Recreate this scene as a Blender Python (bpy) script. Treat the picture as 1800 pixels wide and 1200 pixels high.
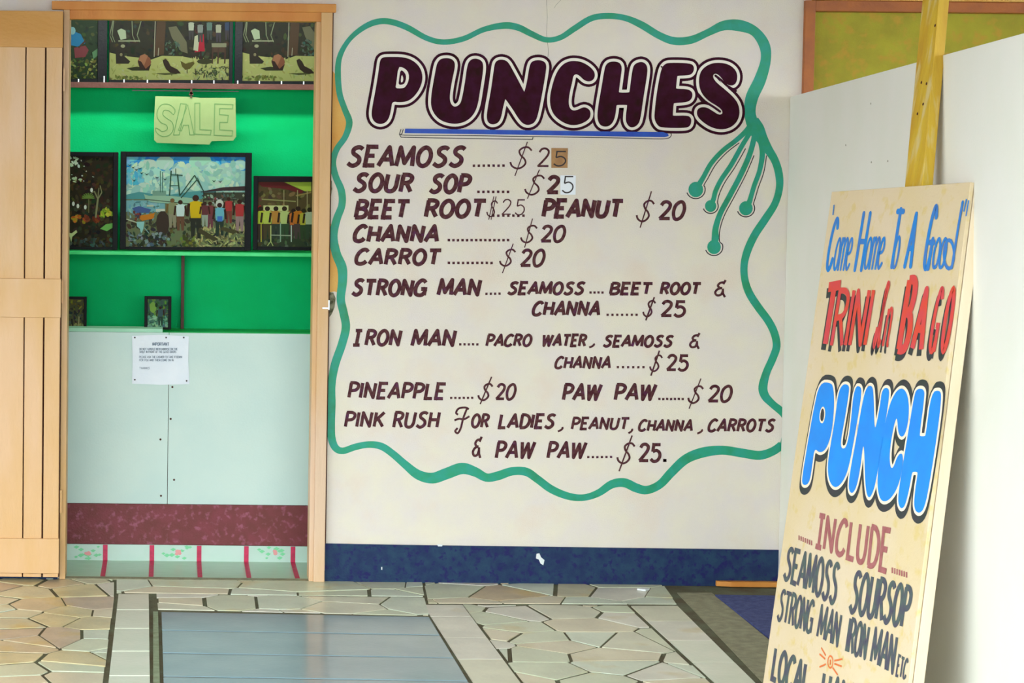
import bpy, bmesh, math, random
from mathutils import Vector, Matrix

# ------------------------------------------------------------------ camera, sky, lamps, exposure
for o in list(bpy.data.objects):
    bpy.data.objects.remove(o)
SC = bpy.context.scene
COL = SC.collection
random.seed(7)

F_PX, PX0, PY0 = 4000.0, 300.0, 474.0
CAM = Vector((0, -8.0, 1.56))
TH, RO = math.radians(3.3), 0.0105
FWD = Vector((0, math.cos(TH), -math.sin(TH)))
_u0 = Vector((0, math.sin(TH), math.cos(TH)))
_r0 = Vector((1, 0, 0))
RGT = _r0 * math.cos(RO) + _u0 * math.sin(RO)
UPV = _u0 * math.cos(RO) - _r0 * math.sin(RO)
cd = bpy.data.cameras.new('camera')
cam = bpy.data.objects.new('camera', cd)
COL.objects.link(cam)
cd.sensor_width = 36.0
cd.lens = 80.0
cd.shift_x = (900 - PX0) / 1800
cd.shift_y = -(600 - PY0) / 1800
m3 = Matrix((RGT, UPV, -FWD)).transposed()
cam.matrix_world = Matrix.Translation(CAM) @ m3.to_4x4()
SC.camera = cam
SC.view_settings.view_transform = 'Standard'
SC.view_settings.look = 'None'
SC.view_settings.gamma = 1.0
SC.view_settings.use_curve_mapping = False
SC.view_settings.exposure = 0.36

W = bpy.data.worlds.new('overcast_sky')
SC.world = W
W.use_nodes = True
bgn = W.node_tree.nodes['Background']
bgn.inputs[0].default_value = (0.885, 0.985, 1.015, 1)
bgn.inputs[1].default_value = 4.6


def lamp(name, loc, rot, sx, sy, power, col):
    ld = bpy.data.lights.new(name, 'AREA')
    ld.shape = 'RECTANGLE'
    ld.size, ld.size_y = sx, sy
    ld.energy = power
    ld.color = col
    lo = bpy.data.objects.new(name, ld)
    COL.objects.link(lo)
    lo.location = loc
    lo.rotation_euler = rot
    return lo


lamp('shop_tube_light', (0.1, 0.17, 2.035), (math.radians(58), 0, 0), 1.1, 0.06, 7.5, (0.93, 1.0, 0.95))


# ------------------------------------------------------------------ helpers
def lin(c):
    out = []
    for v in c[:3]:
        v = v / 255.0
        out.append(v / 12.92 if v <= 0.04045 else ((v + 0.055) / 1.055) ** 2.4)
    return tuple(out)


def mat(name, c, rough=0.6, c2=None, scale=8.0, bump=0.0, bscale=60.0, stretch=(1, 1, 1), lo=0.35, hi=0.65,
        spec=0.5, detail=5.0, c3=None, s3=3.0, t3=(0.55, 0.7), attr=None, metal=0.0, coat=0.0):
    m = bpy.data.materials.new(name)
    m.use_nodes = True
    nt = m.node_tree
    N, L = nt.nodes, nt.links
    b = N['Principled BSDF']
    b.inputs['Roughness'].default_value = rough
    b.inputs['Metallic'].default_value = metal
    b.inputs['Specular IOR Level'].default_value = spec
    b.inputs['Coat Weight'].default_value = coat
    tc = N.new('ShaderNodeTexCoord')
    mp = N.new('ShaderNodeMapping')
    mp.inputs['Scale'].default_value = stretch
    L.new(tc.outputs['Object'], mp.inputs['Vector'])

    def noise(s, det=detail):
        n = N.new('ShaderNodeTexNoise')
        n.inputs['Scale'].default_value = s
        n.inputs['Detail'].default_value = det
        L.new(mp.outputs['Vector'], n.inputs['Vector'])
        return n

    def ramp(src, a, z):
        r = N.new('ShaderNodeMapRange')
        r.inputs['From Min'].default_value = a
        r.inputs['From Max'].default_value = z
        L.new(src, r.inputs['Value'])
        return r

    def mix(f, a, z):
        x = N.new('ShaderNodeMix')
        x.data_type = 'RGBA'
        L.new(f, x.inputs['Factor'])
        for k, v in ((6, a), (7, z)):
            if isinstance(v, tuple):
                x.inputs[k].default_value = (*v, 1)
            else:
                L.new(v, x.inputs[k])
        return x.outputs[2]
    col = lin(c)
    if attr:
        a = N.new('ShaderNodeAttribute')
        a.attribute_name = attr
        col = a.outputs['Color']
    if c2:
        col = mix(ramp(noise(scale).outputs[0], lo, hi).outputs[0], col, lin(c2))
    if c3:
        col = mix(ramp(noise(s3).outputs[0], *t3).outputs[0], col, lin(c3))
    if isinstance(col, tuple):
        b.inputs['Base Color'].default_value = (*col, 1)
    else:
        L.new(col, b.inputs['Base Color'])
    if bump:
        bp = N.new('ShaderNodeBump')
        bp.inputs['Strength'].default_value = bump
        bp.inputs['Distance'].default_value = 0.01
        L.new(noise(bscale).outputs[0], bp.inputs['Height'])
        L.new(bp.outputs[0], b.inputs['Normal'])
    return m


def link(name, me, m, parent=None, kind=None, label=None, cat=None, group=None):
    o = bpy.data.objects.new(name, me)
    COL.objects.link(o)
    if m is not None and me is not None:
        me.materials.append(m)
    if parent is not None:
        o.parent = parent
    props(o, kind, label, cat, group)
    return o


def props(o, kind=None, label=None, cat=None, group=None):
    if kind:
        o['kind'] = kind
    if label:
        o['label'] = label
    if cat:
        o['category'] = cat
    if group:
        o['group'] = group
    return o


def empty(name, loc=(0, 0, 0), kind=None, label=None, cat=None, group=None):
    o = bpy.data.objects.new(name, None)
    COL.objects.link(o)
    o.empty_display_size = 0.1
    props(o, kind, label, cat, group)
    return o


class MB:
    def __init__(s):
        s.v, s.f, s.c = [], [], []

    def add(s, vs, fs, col=None):
        n = len(s.v)
        s.v += [tuple(v) for v in vs]
        s.f += [tuple(i + n for i in f) for f in fs]
        s.c += [col] * len(fs)

    def box(s, a, b):
        x0, y0, z0 = [min(p, q) for p, q in zip(a, b)]
        x1, y1, z1 = [max(p, q) for p, q in zip(a, b)]
        s.add([(x0, y0, z0), (x1, y0, z0), (x1, y1, z0), (x0, y1, z0), (x0, y0, z1), (x1, y0, z1), (x1, y1, z1), (x0, y1, z1)],
              [(0, 3, 2, 1), (4, 5, 6, 7), (0, 1, 5, 4), (1, 2, 6, 5), (2, 3, 7, 6), (3, 0, 4, 7)])

    def prism(s, base, off):
        """closed polygon base (3-D points) extruded by vector off"""
        n = len(base)
        vs = [Vector(p) for p in base] + [Vector(p) + Vector(off) for p in base]
        fs = [tuple(range(n))[::-1], tuple(range(n, 2 * n))]
        fs += [(i, (i + 1) % n, n + (i + 1) % n, n + i) for i in range(n)]
        s.add(vs, fs)

    def mesh(s, name, tri=False, fix=False):
        me = bpy.data.meshes.new(name)
        me.from_pydata(s.v, [], s.f)
        if any(c is not None for c in s.c):
            at = me.color_attributes.new('Col', 'FLOAT_COLOR', 'CORNER')
            for p in me.polygons:
                c = s.c[p.index]
                for li in p.loop_indices:
                    at.data[li].color = (*c, 1)
        if tri or fix:
            bm = bmesh.new()
            bm.from_mesh(me)
            if fix:
                bmesh.ops.recalc_face_normals(bm, faces=bm.faces)
            if tri:
                bmesh.ops.triangulate(bm, faces=[f for f in bm.faces if len(f.verts) > 4])
            bm.to_mesh(me)
            bm.free()
        me.update()
        return me

    def build(s, name, m, parent=None, bevel=0.0, tri=False, fix=True, **k):
        o = link(name, s.mesh(name, tri, fix), m, parent, **k)
        if bevel:
            b = o.modifiers.new('edge', 'BEVEL')
            b.width = bevel
            b.segments = 2
            b.limit_method = 'ANGLE'
        return o


def box(name, a, b, m, parent=None, bevel=0.0, **k):
    mb = MB()
    mb.box(a, b)
    return mb.build(name, m, parent, bevel, **k)


def ray(px, py):
    return FWD + RGT * ((px - PX0) / F_PX) - UPV * ((py - PY0) / F_PX)


class Plane:
    """a flat surface of the place; its origin, its two directions and its normal"""

    def __init__(s, o, u, v):
        s.o, s.u, s.v = Vector(o), Vector(u).normalized(), Vector(v)
        s.v = (s.v - s.u * s.v.dot(s.u)).normalized()
        s.n = s.u.cross(s.v)
        if s.n.dot(CAM - s.o) < 0:
            s.n = -s.n

    def at(s, px, py):
        r = ray(px, py)
        t = (s.o - CAM).dot(s.n) / r.dot(s.n)
        p = CAM + r * t - s.o
        return (p.dot(s.u), p.dot(s.v))

    def p(s, uv, n=0.0):
        return s.o + s.u * uv[0] + s.v * uv[1] + s.n * n

    def w(s, px, py, n=0.0):
        return s.p(s.at(px, py), n)

    def off(s, n):
        return Plane(s.o + s.n * n, s.u, s.v)


def wallp(y):
    return Plane((0, y, 0), (1, 0, 0), (0, 0, 1))


WALL = wallp(0.0)
FLOOR = Plane((0, 0, 0), (1, 0, 0), (0, 1, 0))


def smooth(pts, closed=False, n=6):
    """Catmull-Rom through pts; pts may carry a third value (width)"""
    P = [tuple(p) for p in pts]
    m = len(P)
    if m < 3:
        return P
    out = []
    rng = range(m) if closed else range(m - 1)
    for i in rng:
        if closed:
            a, b, c, d = P[(i - 1) % m], P[i], P[(i + 1) % m], P[(i + 2) % m]
        else:
            a, b, c, d = P[max(i - 1, 0)], P[i], P[i + 1], P[min(i + 2, m - 1)]
        for k in range(n):
            t = k / n
            out.append(tuple(0.5 * (2 * b[j] + (c[j] - a[j]) * t + (2 * a[j] - 5 * b[j] + 4 * c[j] - d[j]) * t * t
                                    + (3 * b[j] - a[j] - 3 * c[j] + d[j]) * t ** 3) for j in range(len(b))))
    if not closed:
        out.append(P[-1])
    return out


def ribbon(mb, pl, pts, hw, n, closed=False, cap='flat', col=None):
    """paint stroke: pts in plane units, hw half width (number or list)"""
    q = [pts[0]]
    hs = hw if isinstance(hw, list) else [hw] * len(pts)
    h = [hs[0]]
    for p, x in zip(pts[1:], hs[1:]):
        if math.hypot(p[0] - q[-1][0], p[1] - q[-1][1]) > 1e-6:
            q.append(p)
            h.append(x)
    m = len(q)
    if m < 2:
        return
    L, R = [], []
    for i in range(m):
        if closed:
            a, b, c = q[(i - 1) % m], q[i], q[(i + 1) % m]
        else:
            a, b, c = q[max(i - 1, 0)], q[i], q[min(i + 1, m - 1)]
        d1 = Vector((b[0] - a[0], b[1] - a[1]))
        d2 = Vector((c[0] - b[0], c[1] - b[1]))
        if d1.length < 1e-9:
            d1 = d2.copy()
        if d2.length < 1e-9:
            d2 = d1.copy()
        d1.normalize()
        d2.normalize()
        t = d1 + d2
        if t.length < 1e-3:
            t = Vector((-d1.y, d1.x))
        t.normalize()
        nn = Vector((-t.y, t.x))
        k = max(0.5, nn.dot(Vector((-d1.y, d1.x))))
        e = h[i] / k
        L.append((b[0] + nn.x * e, b[1] + nn.y * e))
        R.append((b[0] - nn.x * e, b[1] - nn.y * e))
    vs = [pl.p(x, n) for x in L] + [pl.p(x, n) for x in R]
    fs = [(i, i + 1, m + i + 1, m + i) for i in range(m - 1)]
    if closed:
        fs.append((m - 1, 0, m, 2 * m - 1))
    mb.add(vs, fs, col)
    if cap == 'round' and not closed:
        for e, (a, b) in ((0, (q[0], q[1])), (-1, (q[-1], q[-2]))):
            d = Vector((a[0] - b[0], a[1] - b[1])).normalized()
            ang = math.atan2(d.y, d.x)
            ring = [(a[0] + h[e] * math.cos(ang + t), a[1] + h[e] * math.sin(ang + t))
                    for t in [(-90 + 22.5 * k) * math.pi / 180 for k in range(9)]]
            mb.add([pl.p(x, n) for x in ring], [tuple(range(9))], col)


def blob(mb, pl, pts, n, col=None):
    mb.add([pl.p(x, n) for x in pts], [tuple(range(len(pts)))], col)


def pxpoly(pl, pts):
    return [pl.at(*p) for p in pts]


# ------------------------------------------------------------------ sign painter's alphabet (strokes)
S_ = lambda *p: ('s', p)
G = {
    'A': (.82, [('l', ((0, 0), (.46, 1), (.82, 0))), ('l', ((.16, .34), (.68, .34)))]),
    'B': (.72, [('l', ((.08, 0), (.08, 1))), S_((.05, 1), (.45, .99), (.64, .87), (.6, .65), (.4, .54), (.08, .53)),
                S_((.3, .54), (.58, .47), (.72, .28), (.6, .06), (.35, 0), (.02, 0))]),
    'C': (.76, [S_((.74, .84), (.6, .98), (.38, .98), (.14, .76), (.03, .42), (.1, .1), (.34, 0), (.58, .06), (.72, .2))]),
    'D': (.76, [('l', ((.08, 0), (.08, 1))), S_((.02, 1), (.42, .97), (.7, .76), (.76, .45), (.62, .14), (.38, .01), (.02, 0))]),
    'E': (.66, [('l', ((.66, 1), (.08, 1), (.08, 0), (.64, 0))), ('l', ((.08, .52), (.54, .52)))]),
    'F': (.62, [('l', ((.62, 1), (.08, 1), (.08, 0))), ('l', ((.08, .52), (.52, .52)))]),
    'V': (.78, [('l', ((0, 1), (.36, 0), (.78, 1)))]),
    'G': (.8, [S_((.76, .84), (.6, .98), (.38, .98), (.14, .76), (.03, .42), (.1, .1), (.36, 0), (.6, .03), (.74, .16)),
               ('l', ((.46, .42), (.78, .42), (.76, 0)))]),
    'H': (.78, [('l', ((.07, 0), (.07, 1))), ('l', ((.72, 0), (.72, 1))), ('l', ((.07, .5), (.72, .5)))]),
    'I': (.14, [('l', ((.07, 0), (.07, 1)))]),
    'J': (.42, [('l', ((.24, 0), (.24, 1))), ('l', ((.0, 1), (.48, 1))), ('l', ((0, 0), (.48, 0)))]),   # I with bars
    'K': (.72, [('l', ((.07, 0), (.07, 1))), ('l', ((.68, 1), (.1, .42))), ('l', ((.26, .58), (.72, 0)))]),
    'L': (.58, [('l', ((.07, 1), (.07, 0), (.58, 0)))]),
    'M': (.98, [('l', ((.02, 0), (.1, 1), (.48, .16), (.86, 1), (.96, 0)))]),
    'N': (.8, [('l', ((.07, 0), (.07, .98), (.7, .02), (.73, 1)))]),
    'O': (.8, [('c', ((.4, 1), (.14, .84), (.03, .5), (.14, .14), (.4, 0), (.66, .14), (.77, .5), (.66, .84)))]),
    'P': (.68, [('l', ((.08, 0), (.08, 1))), S_((0, 1), (.42, .99), (.65, .86), (.65, .66), (.48, .5), (.1, .46))]),
    'R': (.74, [('l', ((.08, 0), (.08, 1))), S_((0, 1), (.42, .99), (.64, .87), (.63, .68), (.46, .54), (.1, .5)),
                ('l', ((.36, .52), (.72, 0)))]),
    'S': (.76, [S_((.74, .88), (.58, .98), (.36, .97), (.2, .84), (.24, .66), (.44, .54), (.62, .4), (.64, .2), (.48, .04),
                   (.26, 0), (.0, .14))]),
    'T': (.74, [('l', ((.37, 0), (.37, 1))), ('l', ((0, .97), (.76, .97)))]),
    'U': (.76, [S_((.06, 1), (.05, .6), (.05, .3), (.14, .07), (.36, 0), (.58, .07), (.69, .3), (.7, .6), (.72, 1))]),
    'W': (1.06, [('l', ((.04, 1), (.24, .02), (.54, .9), (.78, .02), (1.04, 1)))]),
    'Y': (.74, [('l', ((0, 1), (.36, .5), (.74, 1))), ('l', ((.36, .5), (.36, 0)))]),
    '2': (.72, [S_((.08, .8), (.22, .97), (.46, 1), (.66, .86), (.62, .62), (.36, .32), (.06, .03)), ('l', ((.04, .04), (.74, .04)))]),
    '5': (.7, [('l', ((.68, .98), (.16, .98), (.12, .56))), S_((.12, .56), (.4, .64), (.64, .5), (.68, .26), (.5, .04), (.22, .0), (0, .14))]),
    '0': (.72, [('c', ((.4, 1), (.12, .8), (.02, .42), (.12, .06), (.34, 0), (.6, .18), (.72, .58), (.62, .92)))]),
    '$': (.9, [S_((.9, .82), (.72, .97), (.5, .96), (.34, .82), (.42, .62), (.62, .44), (.7, .24), (.56, .06), (.34, 0), (.1, .12), (0, .3))]),
    '&': (.8, [('l', ((.76, 1.0), (.6, .74))), S_((.62, .86), (.36, .82), (.2, .66), (.34, .52), (.55, .5)),
               S_((.5, .5), (.2, .42), (.04, .22), (.2, .04), (.5, .08), (.62, .3)), ('l', ((.6, .46), (.66, .14), (.84, -.08)))]),
    ',': (.2, [S_((.14, .12), (.16, .02), (.1, -.12), (0, -.22))]),
    '.': (.12, [('l', ((.0, .05), (.12, .05)))]),
    'o': (.6, [('c', ((.3, 1), (.1, .82), (.02, .48), (.1, .1), (.3, 0), (.5, .12), (.58, .5), (.5, .86)))]),
    'm': (.95, [('l', ((.05, 0), (.08, 1))), S_((.08, .75), (.3, 1), (.46, .9), (.46, .6), (.44, 0)), S_((.48, .75), (.7, 1), (.88, .9), (.88, .6), (.86, 0))]),
    'n': (.6, [('l', ((.05, 0), (.08, 1))), S_((.08, .7), (.3, 1), (.5, .92), (.54, .6), (.52, .1), (.66, .05))]),
    'e': (.58, [S_((.06, .5), (.4, .56), (.52, .74), (.4, .98), (.2, .94), (.04, .6), (.06, .2), (.28, 0), (.56, .16))]),
    'f': (.9, [S_((.2, .72), (.06, .8), (.2, .96), (.6, 1.0), (.86, .94)), S_((.74, .97), (.56, .6), (.46, .2), (.3, .0), (.12, .08), (.26, .2)),
               S_((.0, .5), (.3, .56), (.6, .54), (.94, .66))]),
    'i': (.7, [S_((.1, .3), (.0, .08), (.12, 0), (.3, .3), (.5, .8), (.62, .96), (.5, 1.0), (.4, .8), (.42, .4), (.5, .02), (.7, .1))]),
}
PAD = .2


def word(mb, pl, text, x0, x1, yt0, yb0, yt1=None, yb1=None, sl=.2, hw=.008, n=.0008, cap='flat', pad=PAD, jig=0.0,
         shift=(0, 0), inset=True, step=2e-5):
    """letter a word between photo columns x0..x1 on plane pl; hw = half stroke in metres"""
    yt1 = yt0 if yt1 is None else yt1
    yb1 = yb0 if yb1 is None else yb1
    a, b = pl.at(x0, yb0), pl.at(x1, yb1)
    k = abs(x1 - x0) / max(1e-6, math.hypot(a[0] - b[0], a[1] - b[1]))       # px per metre across
    c = pl.at(x0, yt0)
    kv = abs(yb0 - yt0) / math.hypot(a[0] - c[0], a[1] - c[1])
    if inset:
        ix, iy = hw * k * .8, hw * kv * .55
        x0, x1, yt0, yb0, yt1, yb1 = x0 + ix, x1 - ix, yt0 + iy, yb0 - iy, yt1 + iy, yb1 - iy
    slp = sl * (yb0 - yt0)
    tot = sum(G[ch][0] + pad if ch != ' ' else .5 for ch in text) - pad
    cx = 0.0
    wpx = (x1 - x0 - slp)
    idx = 0
    for ch in text:
        if ch == ' ':
            cx += .5
            continue
        gw, strokes = G[ch]
        dy = random.uniform(-jig, jig)
        for kind, pts in strokes:
            pts = list(pts)
            if kind == 'l':
                P = []
                for gx, gy in pts:
                    s = (cx + gx) / tot
                    yb = yb0 + (yb1 - yb0) * s
                    yt = yt0 + (yt1 - yt0) * s
                    u, v = pl.at(x0 + s * wpx + gy * slp, yb + (yt - yb) * gy + dy)
                    P.append(Vector((u + shift[0], v + shift[1])))
                for j in range(len(P) - 1):
                    a_, b_ = P[j].copy(), P[j + 1].copy()
                    d_ = (b_ - a_).normalized()
                    if j > 0 and d_.dot((P[j] - P[j - 1]).normalized()) > -.45:
                        a_ = a_ - d_ * hw
                    if j < len(P) - 2:
                        t_ = d_.dot((P[j + 2] - P[j + 1]).normalized())
                        if t_ > -.45:
                            b_ = b_ + d_ * hw
                        else:
                            e_ = P[j + 1]
                            blob(mb, pl, [(e_.x + hw * math.cos(q_), e_.y + hw * math.sin(q_)) for q_ in [k_ * math.pi / 5 for k_ in range(10)]], n + idx * step)
                            idx += 1
                    ribbon(mb, pl, [tuple(a_), tuple(b_)], hw, n + idx * step, cap=cap)
                    idx += 1
                continue
            if kind == 's':
                pts = smooth(pts, n=5)
            elif kind == 'c':
                pts = smooth(pts, closed=True, n=4)
            out = []
            for gx, gy in pts:
                s = (cx + gx) / tot
                yb = yb0 + (yb1 - yb0) * s
                yt = yt0 + (yt1 - yt0) * s
                X = x0 + s * wpx + gy * slp
                Y = yb + (yt - yb) * gy + dy
                u, v = pl.at(X, Y)
                out.append((u + shift[0], v + shift[1]))
            ribbon(mb, pl, out, hw, n + idx * step, closed=(kind == 'c'), cap=cap)
            idx += 1
        cx += gw + pad


def dots(mb, pl, x0, x1, y0, count, y1=None, r=2.2, n=.0008, ry=None):
    y1 = y0 if y1 is None else y1
    ry = ry or r
    for i in range(count):
        s = i / (count - 1)
        x, y = x0 + (x1 - x0) * s, y0 + (y1 - y0) * s
        j = random.uniform(-.4, .4)
        blob(mb, pl, pxpoly(pl, [(x - r, y - ry + j), (x + r, y - ry), (x + r, y + ry), (x - r, y + ry + j)]), n)


# ------------------------------------------------------------------ materials
M = {}
M['wall'] = mat('painted_plaster', (224, 215, 208), .75, (228, 220, 202), 9, .25, 240, c3=(226, 212, 196), s3=5)
M['grout'] = mat('grout', (98, 104, 80), .85, (84, 74, 50), 9, .4, 90)
M['navy'] = mat('navy_gloss_paint', (24, 42, 84), .6, (32, 62, 90), 26, .3, 160, c3=(26, 22, 88), s3=60, t3=(.52, .66), spec=.25)
M['tan'] = mat('tan_painted_wood', (216, 176, 134), .5, (208, 164, 104), 7, .2, 90, stretch=(1, 1, .25), c3=(216, 184, 154), s3=3)
M['orange'] = mat('ochre_painted_wood', (212, 144, 62), .5, (200, 124, 44), 9, .2, 90, stretch=(1, 1, .4))
M['tan_dark'] = mat('ochre_shaded_wood', (206, 152, 84), .5, (196, 140, 60), 6, .2, 90, stretch=(.4, 1, 1))  # top rail: ochre tone, with the shade at the door head in the colour
M['ochre_paint'] = mat('ochre_paint_patch', (226, 178, 92), .65, (222, 160, 70), 10, .2, 150)
M['groove'] = mat('dark_groove', (70, 30, 18), .9)
M['green_wall'] = mat('green_wall_paint', (0, 180, 102), .7, (0, 188, 112), 6, .15, 160, spec=.12)
M['green_shelf'] = mat('green_shelf_paint', (40, 205, 110), .5, (70, 220, 130), 10, .1, 100)
M['brown'] = mat('brown_wood', (78, 36, 24), .6, (92, 46, 34), 20, .2, 90)
M['black'] = mat('black_frame', (5, 4, 8), .5, (10, 8, 12), 30, .1, 100, spec=.15)
M['pale'] = mat('pale_green_laminate', (200, 219, 211), .5, (192, 214, 208), 5, .05, 120)
M['pale2'] = mat('pale_green_board', (150, 206, 174), .5, (160, 212, 182), 8)
M['maroon'] = mat('maroon_paint', (122, 46, 56), .6, (108, 42, 40), 22, .2, 150, c3=(150, 80, 100), s3=50)
M['paper'] = mat('white_paper', (222, 230, 240), .8, (230, 236, 244), 10, .2, 40)
M['card'] = mat('cream_card', (140, 160, 104), .8, (134, 152, 96), 8)
M['ink'] = mat('grey_ink', (120, 134, 150), .8)
M['pencil'] = mat('green_marker_line', (92, 132, 74), .8)
M['letter'] = mat('maroon_sign_paint', (70, 26, 36), .6, (98, 62, 60), 70, .1, 100, spec=.15, lo=.4, hi=.7, c3=(92, 44, 84), s3=45, t3=(.55, .75))
M['heading'] = mat('dark_maroon_sign_paint', (50, 6, 22), .55, (58, 12, 40), 28, .1, 100, spec=.08, c3=(44, 14, 14), s3=18)
M['gapwhite'] = mat('white_outline_paint', (236, 230, 218), .7)
M['teal'] = mat('green_border_paint', (10, 150, 108), .5, (14, 152, 132), 22, .1, 90, c3=(10, 132, 84), s3=9)
M['blue'] = mat('blue_underline_paint', (2, 62, 178), .5, (4, 78, 186), 30)
M['dark_ink'] = mat('dark_marker', (44, 34, 38), .6)
M['tape_brown'] = mat('brown_tape', (176, 132, 82), .6, (160, 116, 70), 40)
M['tape_white'] = mat('white_tape', (238, 243, 250), .6)
M['olive'] = mat('olive_painted_board', (172, 164, 20), .6, (156, 146, 16), 9, .2, 200, c3=(186, 150, 30), s3=30, t3=(.5, .7))
M['rust'] = mat('rust_brown_frame', (176, 100, 40), .55, (160, 90, 44), 18, .2, 80)
M['panel'] = mat('white_partition_paint', (242, 240, 232), .5, (238, 238, 226), 3, .05, 120)
M['ply'] = mat('sign_board_buff', (214, 194, 164), .55, (212, 190, 148), 5, .08, 120, c3=(208, 184, 126), s3=30, t3=(.56, .7))
M['ply_edge'] = mat('sign_edge_buff', (226, 208, 180), .55, (222, 202, 170), 14, .1, 90, stretch=(1, 1, .2))
M['post'] = mat('yellow_timber', (206, 172, 44), .5, (184, 140, 26), 18, .2, 80, stretch=(1, 1, .15), c3=(208, 186, 120), s3=45)
M['sblue'] = mat('sign_blue', (14, 124, 204), .5, (70, 116, 186), 30, lo=.4, hi=.7)
M['cyan'] = mat('sign_bright_blue', (0, 140, 235), .45, (14, 130, 226), 12)
M['sred'] = mat('sign_red', (214, 66, 44), .5, (206, 66, 76), 25)
M['sblack'] = mat('sign_black', (52, 50, 58), .5, (40, 52, 50), 30)
M['sgrey'] = mat('sign_dark_grey', (70, 66, 86), .55, (74, 90, 86), 45)
M['smaroon'] = mat('sign_maroon', (164, 98, 98), .55, (150, 84, 84), 60)
M['sorange'] = mat('sign_orange', (214, 110, 54), .55)
M['swhite'] = mat('sign_pale_outline', (245, 226, 200), .55)
M['conc'] = mat('concrete_curb', (150, 148, 118), .6, (124, 122, 98), 30, .3, 160)
M['channel'] = mat('green_grey_mortar', (150, 168, 138), .8, (130, 146, 116), 30, .3, 120)
M['carpet'] = mat('blue_carpet', (52, 62, 120), .9, (72, 84, 140), 60, .6, 300)
M['metal'] = mat('zinc_metal', (210, 216, 220), .3, metal=.8)
M['vinyl'] = mat('white_vinyl', (184, 210, 196), .4, (194, 216, 206), 8)
M['vinyl_flat'] = mat('shaded_vinyl', (160, 194, 168), .3, (172, 202, 178), 12, stretch=(1, 6, 1))  # greyer copy of the vinyl, shade of the flat part painted in
M['stripe'] = mat('crimson_stripe', (206, 30, 84), .4, (176, 24, 70), 60)
M['vgreen'] = mat('leaf_green_print', (120, 206, 150), .4)
M['vpink'] = mat('pink_flower_print', (226, 150, 150), .4)
M['art'] = mat('print_colours', (128, 128, 128), .5, attr='Col', spec=.08)
M['damage'] = mat('bare_cement', (150, 150, 124), .9, (84, 84, 60), 60, .8, 90)
M['white_chip'] = mat('white_chip', (225, 230, 232), .8)
M['soffit'] = mat('tan_soffit_board', (160, 88, 34), .8, (150, 82, 30), 5)
M['street'] = mat('pale_pavement', (104, 108, 106), .9, (94, 98, 96), 3, .2, 30)
M['inner'] = mat('cream_inner_wall', (220, 224, 200), .8)
stone_cols = [(226, 226, 200), (218, 224, 194), (230, 228, 212), (214, 222, 192), (226, 218, 188), (220, 230, 208)]
warm_cols = [(214, 196, 160), (222, 210, 164), (208, 190, 166), (216, 212, 178)]
STONE = [mat('polished_stone_%s' % w, c, .28, tuple(int(x * .93) for x in c), 7, .12, 60, spec=.5,
             c3=(206, 190, 130), s3=5, t3=(.6, .8)) for w, c in zip(('cream', 'sage', 'ivory', 'moss', 'sand', 'mint'), stone_cols)]
WARM = [mat('warm_stone_%s' % w, c, .32, tuple(int(x * .9) for x in c), 9, .12, 60,
            c3=(206, 180, 100), s3=7, t3=(.55, .75)) for w, c in zip(('tan', 'straw', 'rose', 'dun'), warm_cols)]
M['tile'] = mat('cream_tile', (226, 230, 210), .22, (216, 224, 202), 6, .05, 60)
M['slate'] = mat('grey_blue_tile', (134, 158, 166), .13, (124, 150, 160), 5, .04, 60)

# ------------------------------------------------------------------ key places measured on the wall
def wx(px, py=500):
    return WALL.at(px, py)[0]


def wz(py, px=300):
    return WALL.at(px, py)[1]


OX0, OX1 = wx(109, 600), wx(556, 600)      # door opening
OZ1 = wz(22, 330)
WX0 = wx(1424, 90)                         # right opening
WZ1 = wz(12, 1450)
WZ0 = 1.15
WALL_TOP = 2.3

# ---- floor, ground, ceiling
mb = MB()
mb.box((-7, -3.1, -.16), (8, 0.0, -.0035))
floor = mb.build('floor', M['grout'], kind='structure')
box('ground', (-25, -40, -.3), (25, -3.1, -.02), M['street'], kind='structure')
box('ceiling', (-7, -4.2, WALL_TOP), (8, 0.0, WALL_TOP + .1), M['soffit'], kind='structure')

# ---- back wall with the two openings
mb = MB()
T = .12
mb.box((-7, 0, -.16), (OX0, T, WALL_TOP))
mb.box((OX0, 0, OZ1), (OX1, T, WALL_TOP))
mb.box((OX1, 0, -.16), (WX0, T, WALL_TOP))
mb.box((WX0, 0, WZ1), (WX0 + 1.2, T, WALL_TOP))
mb.box((WX0, 0, -.16), (WX0 + 1.2, T, WZ0))
mb.box((WX0 + 1.2, 0, -.16), (8, T, WALL_TOP))
wall = mb.build('wall_back', M['wall'], kind='structure')

box('baseboard_left', (-7, -.008, -.0115), (OX0 - .01, 0, .13), M['navy'], kind='structure')
# skirting band painted navy, with its chips
bz = [(569, 954.5), (700, 957), (1000, 961), (1378, 966)]
base = [WALL.w(x, y) for x, y in bz]
mb = MB()
mb.prism([Vector((base[0].x, -.008, -.0115)), Vector((base[-1].x, -.008, -.0115))] + [Vector((p.x, -.008, p.z)) for p in reversed(base)], (0, .008, 0))
bb = mb.build('baseboard_back', M['navy'], kind='structure')
BB = wallp(-.008)
mb = MB()
for pts in [[(943, 973), (948, 972), (951, 979), (957, 984), (955, 993), (950, 990), (947, 983), (942, 981)],
            [(768, 956), (778, 957), (777, 960), (770, 960)], [(568, 985), (571, 984), (571, 1002), (568, 1004)],
            [(670, 996), (672, 996), (672, 1001), (670, 1001)]]:
    blob(mb, BB, pxpoly(BB, pts), .0006)
mb.build('paint_chip', M['white_chip'], bb, label='white chips in the navy paint')

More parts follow.
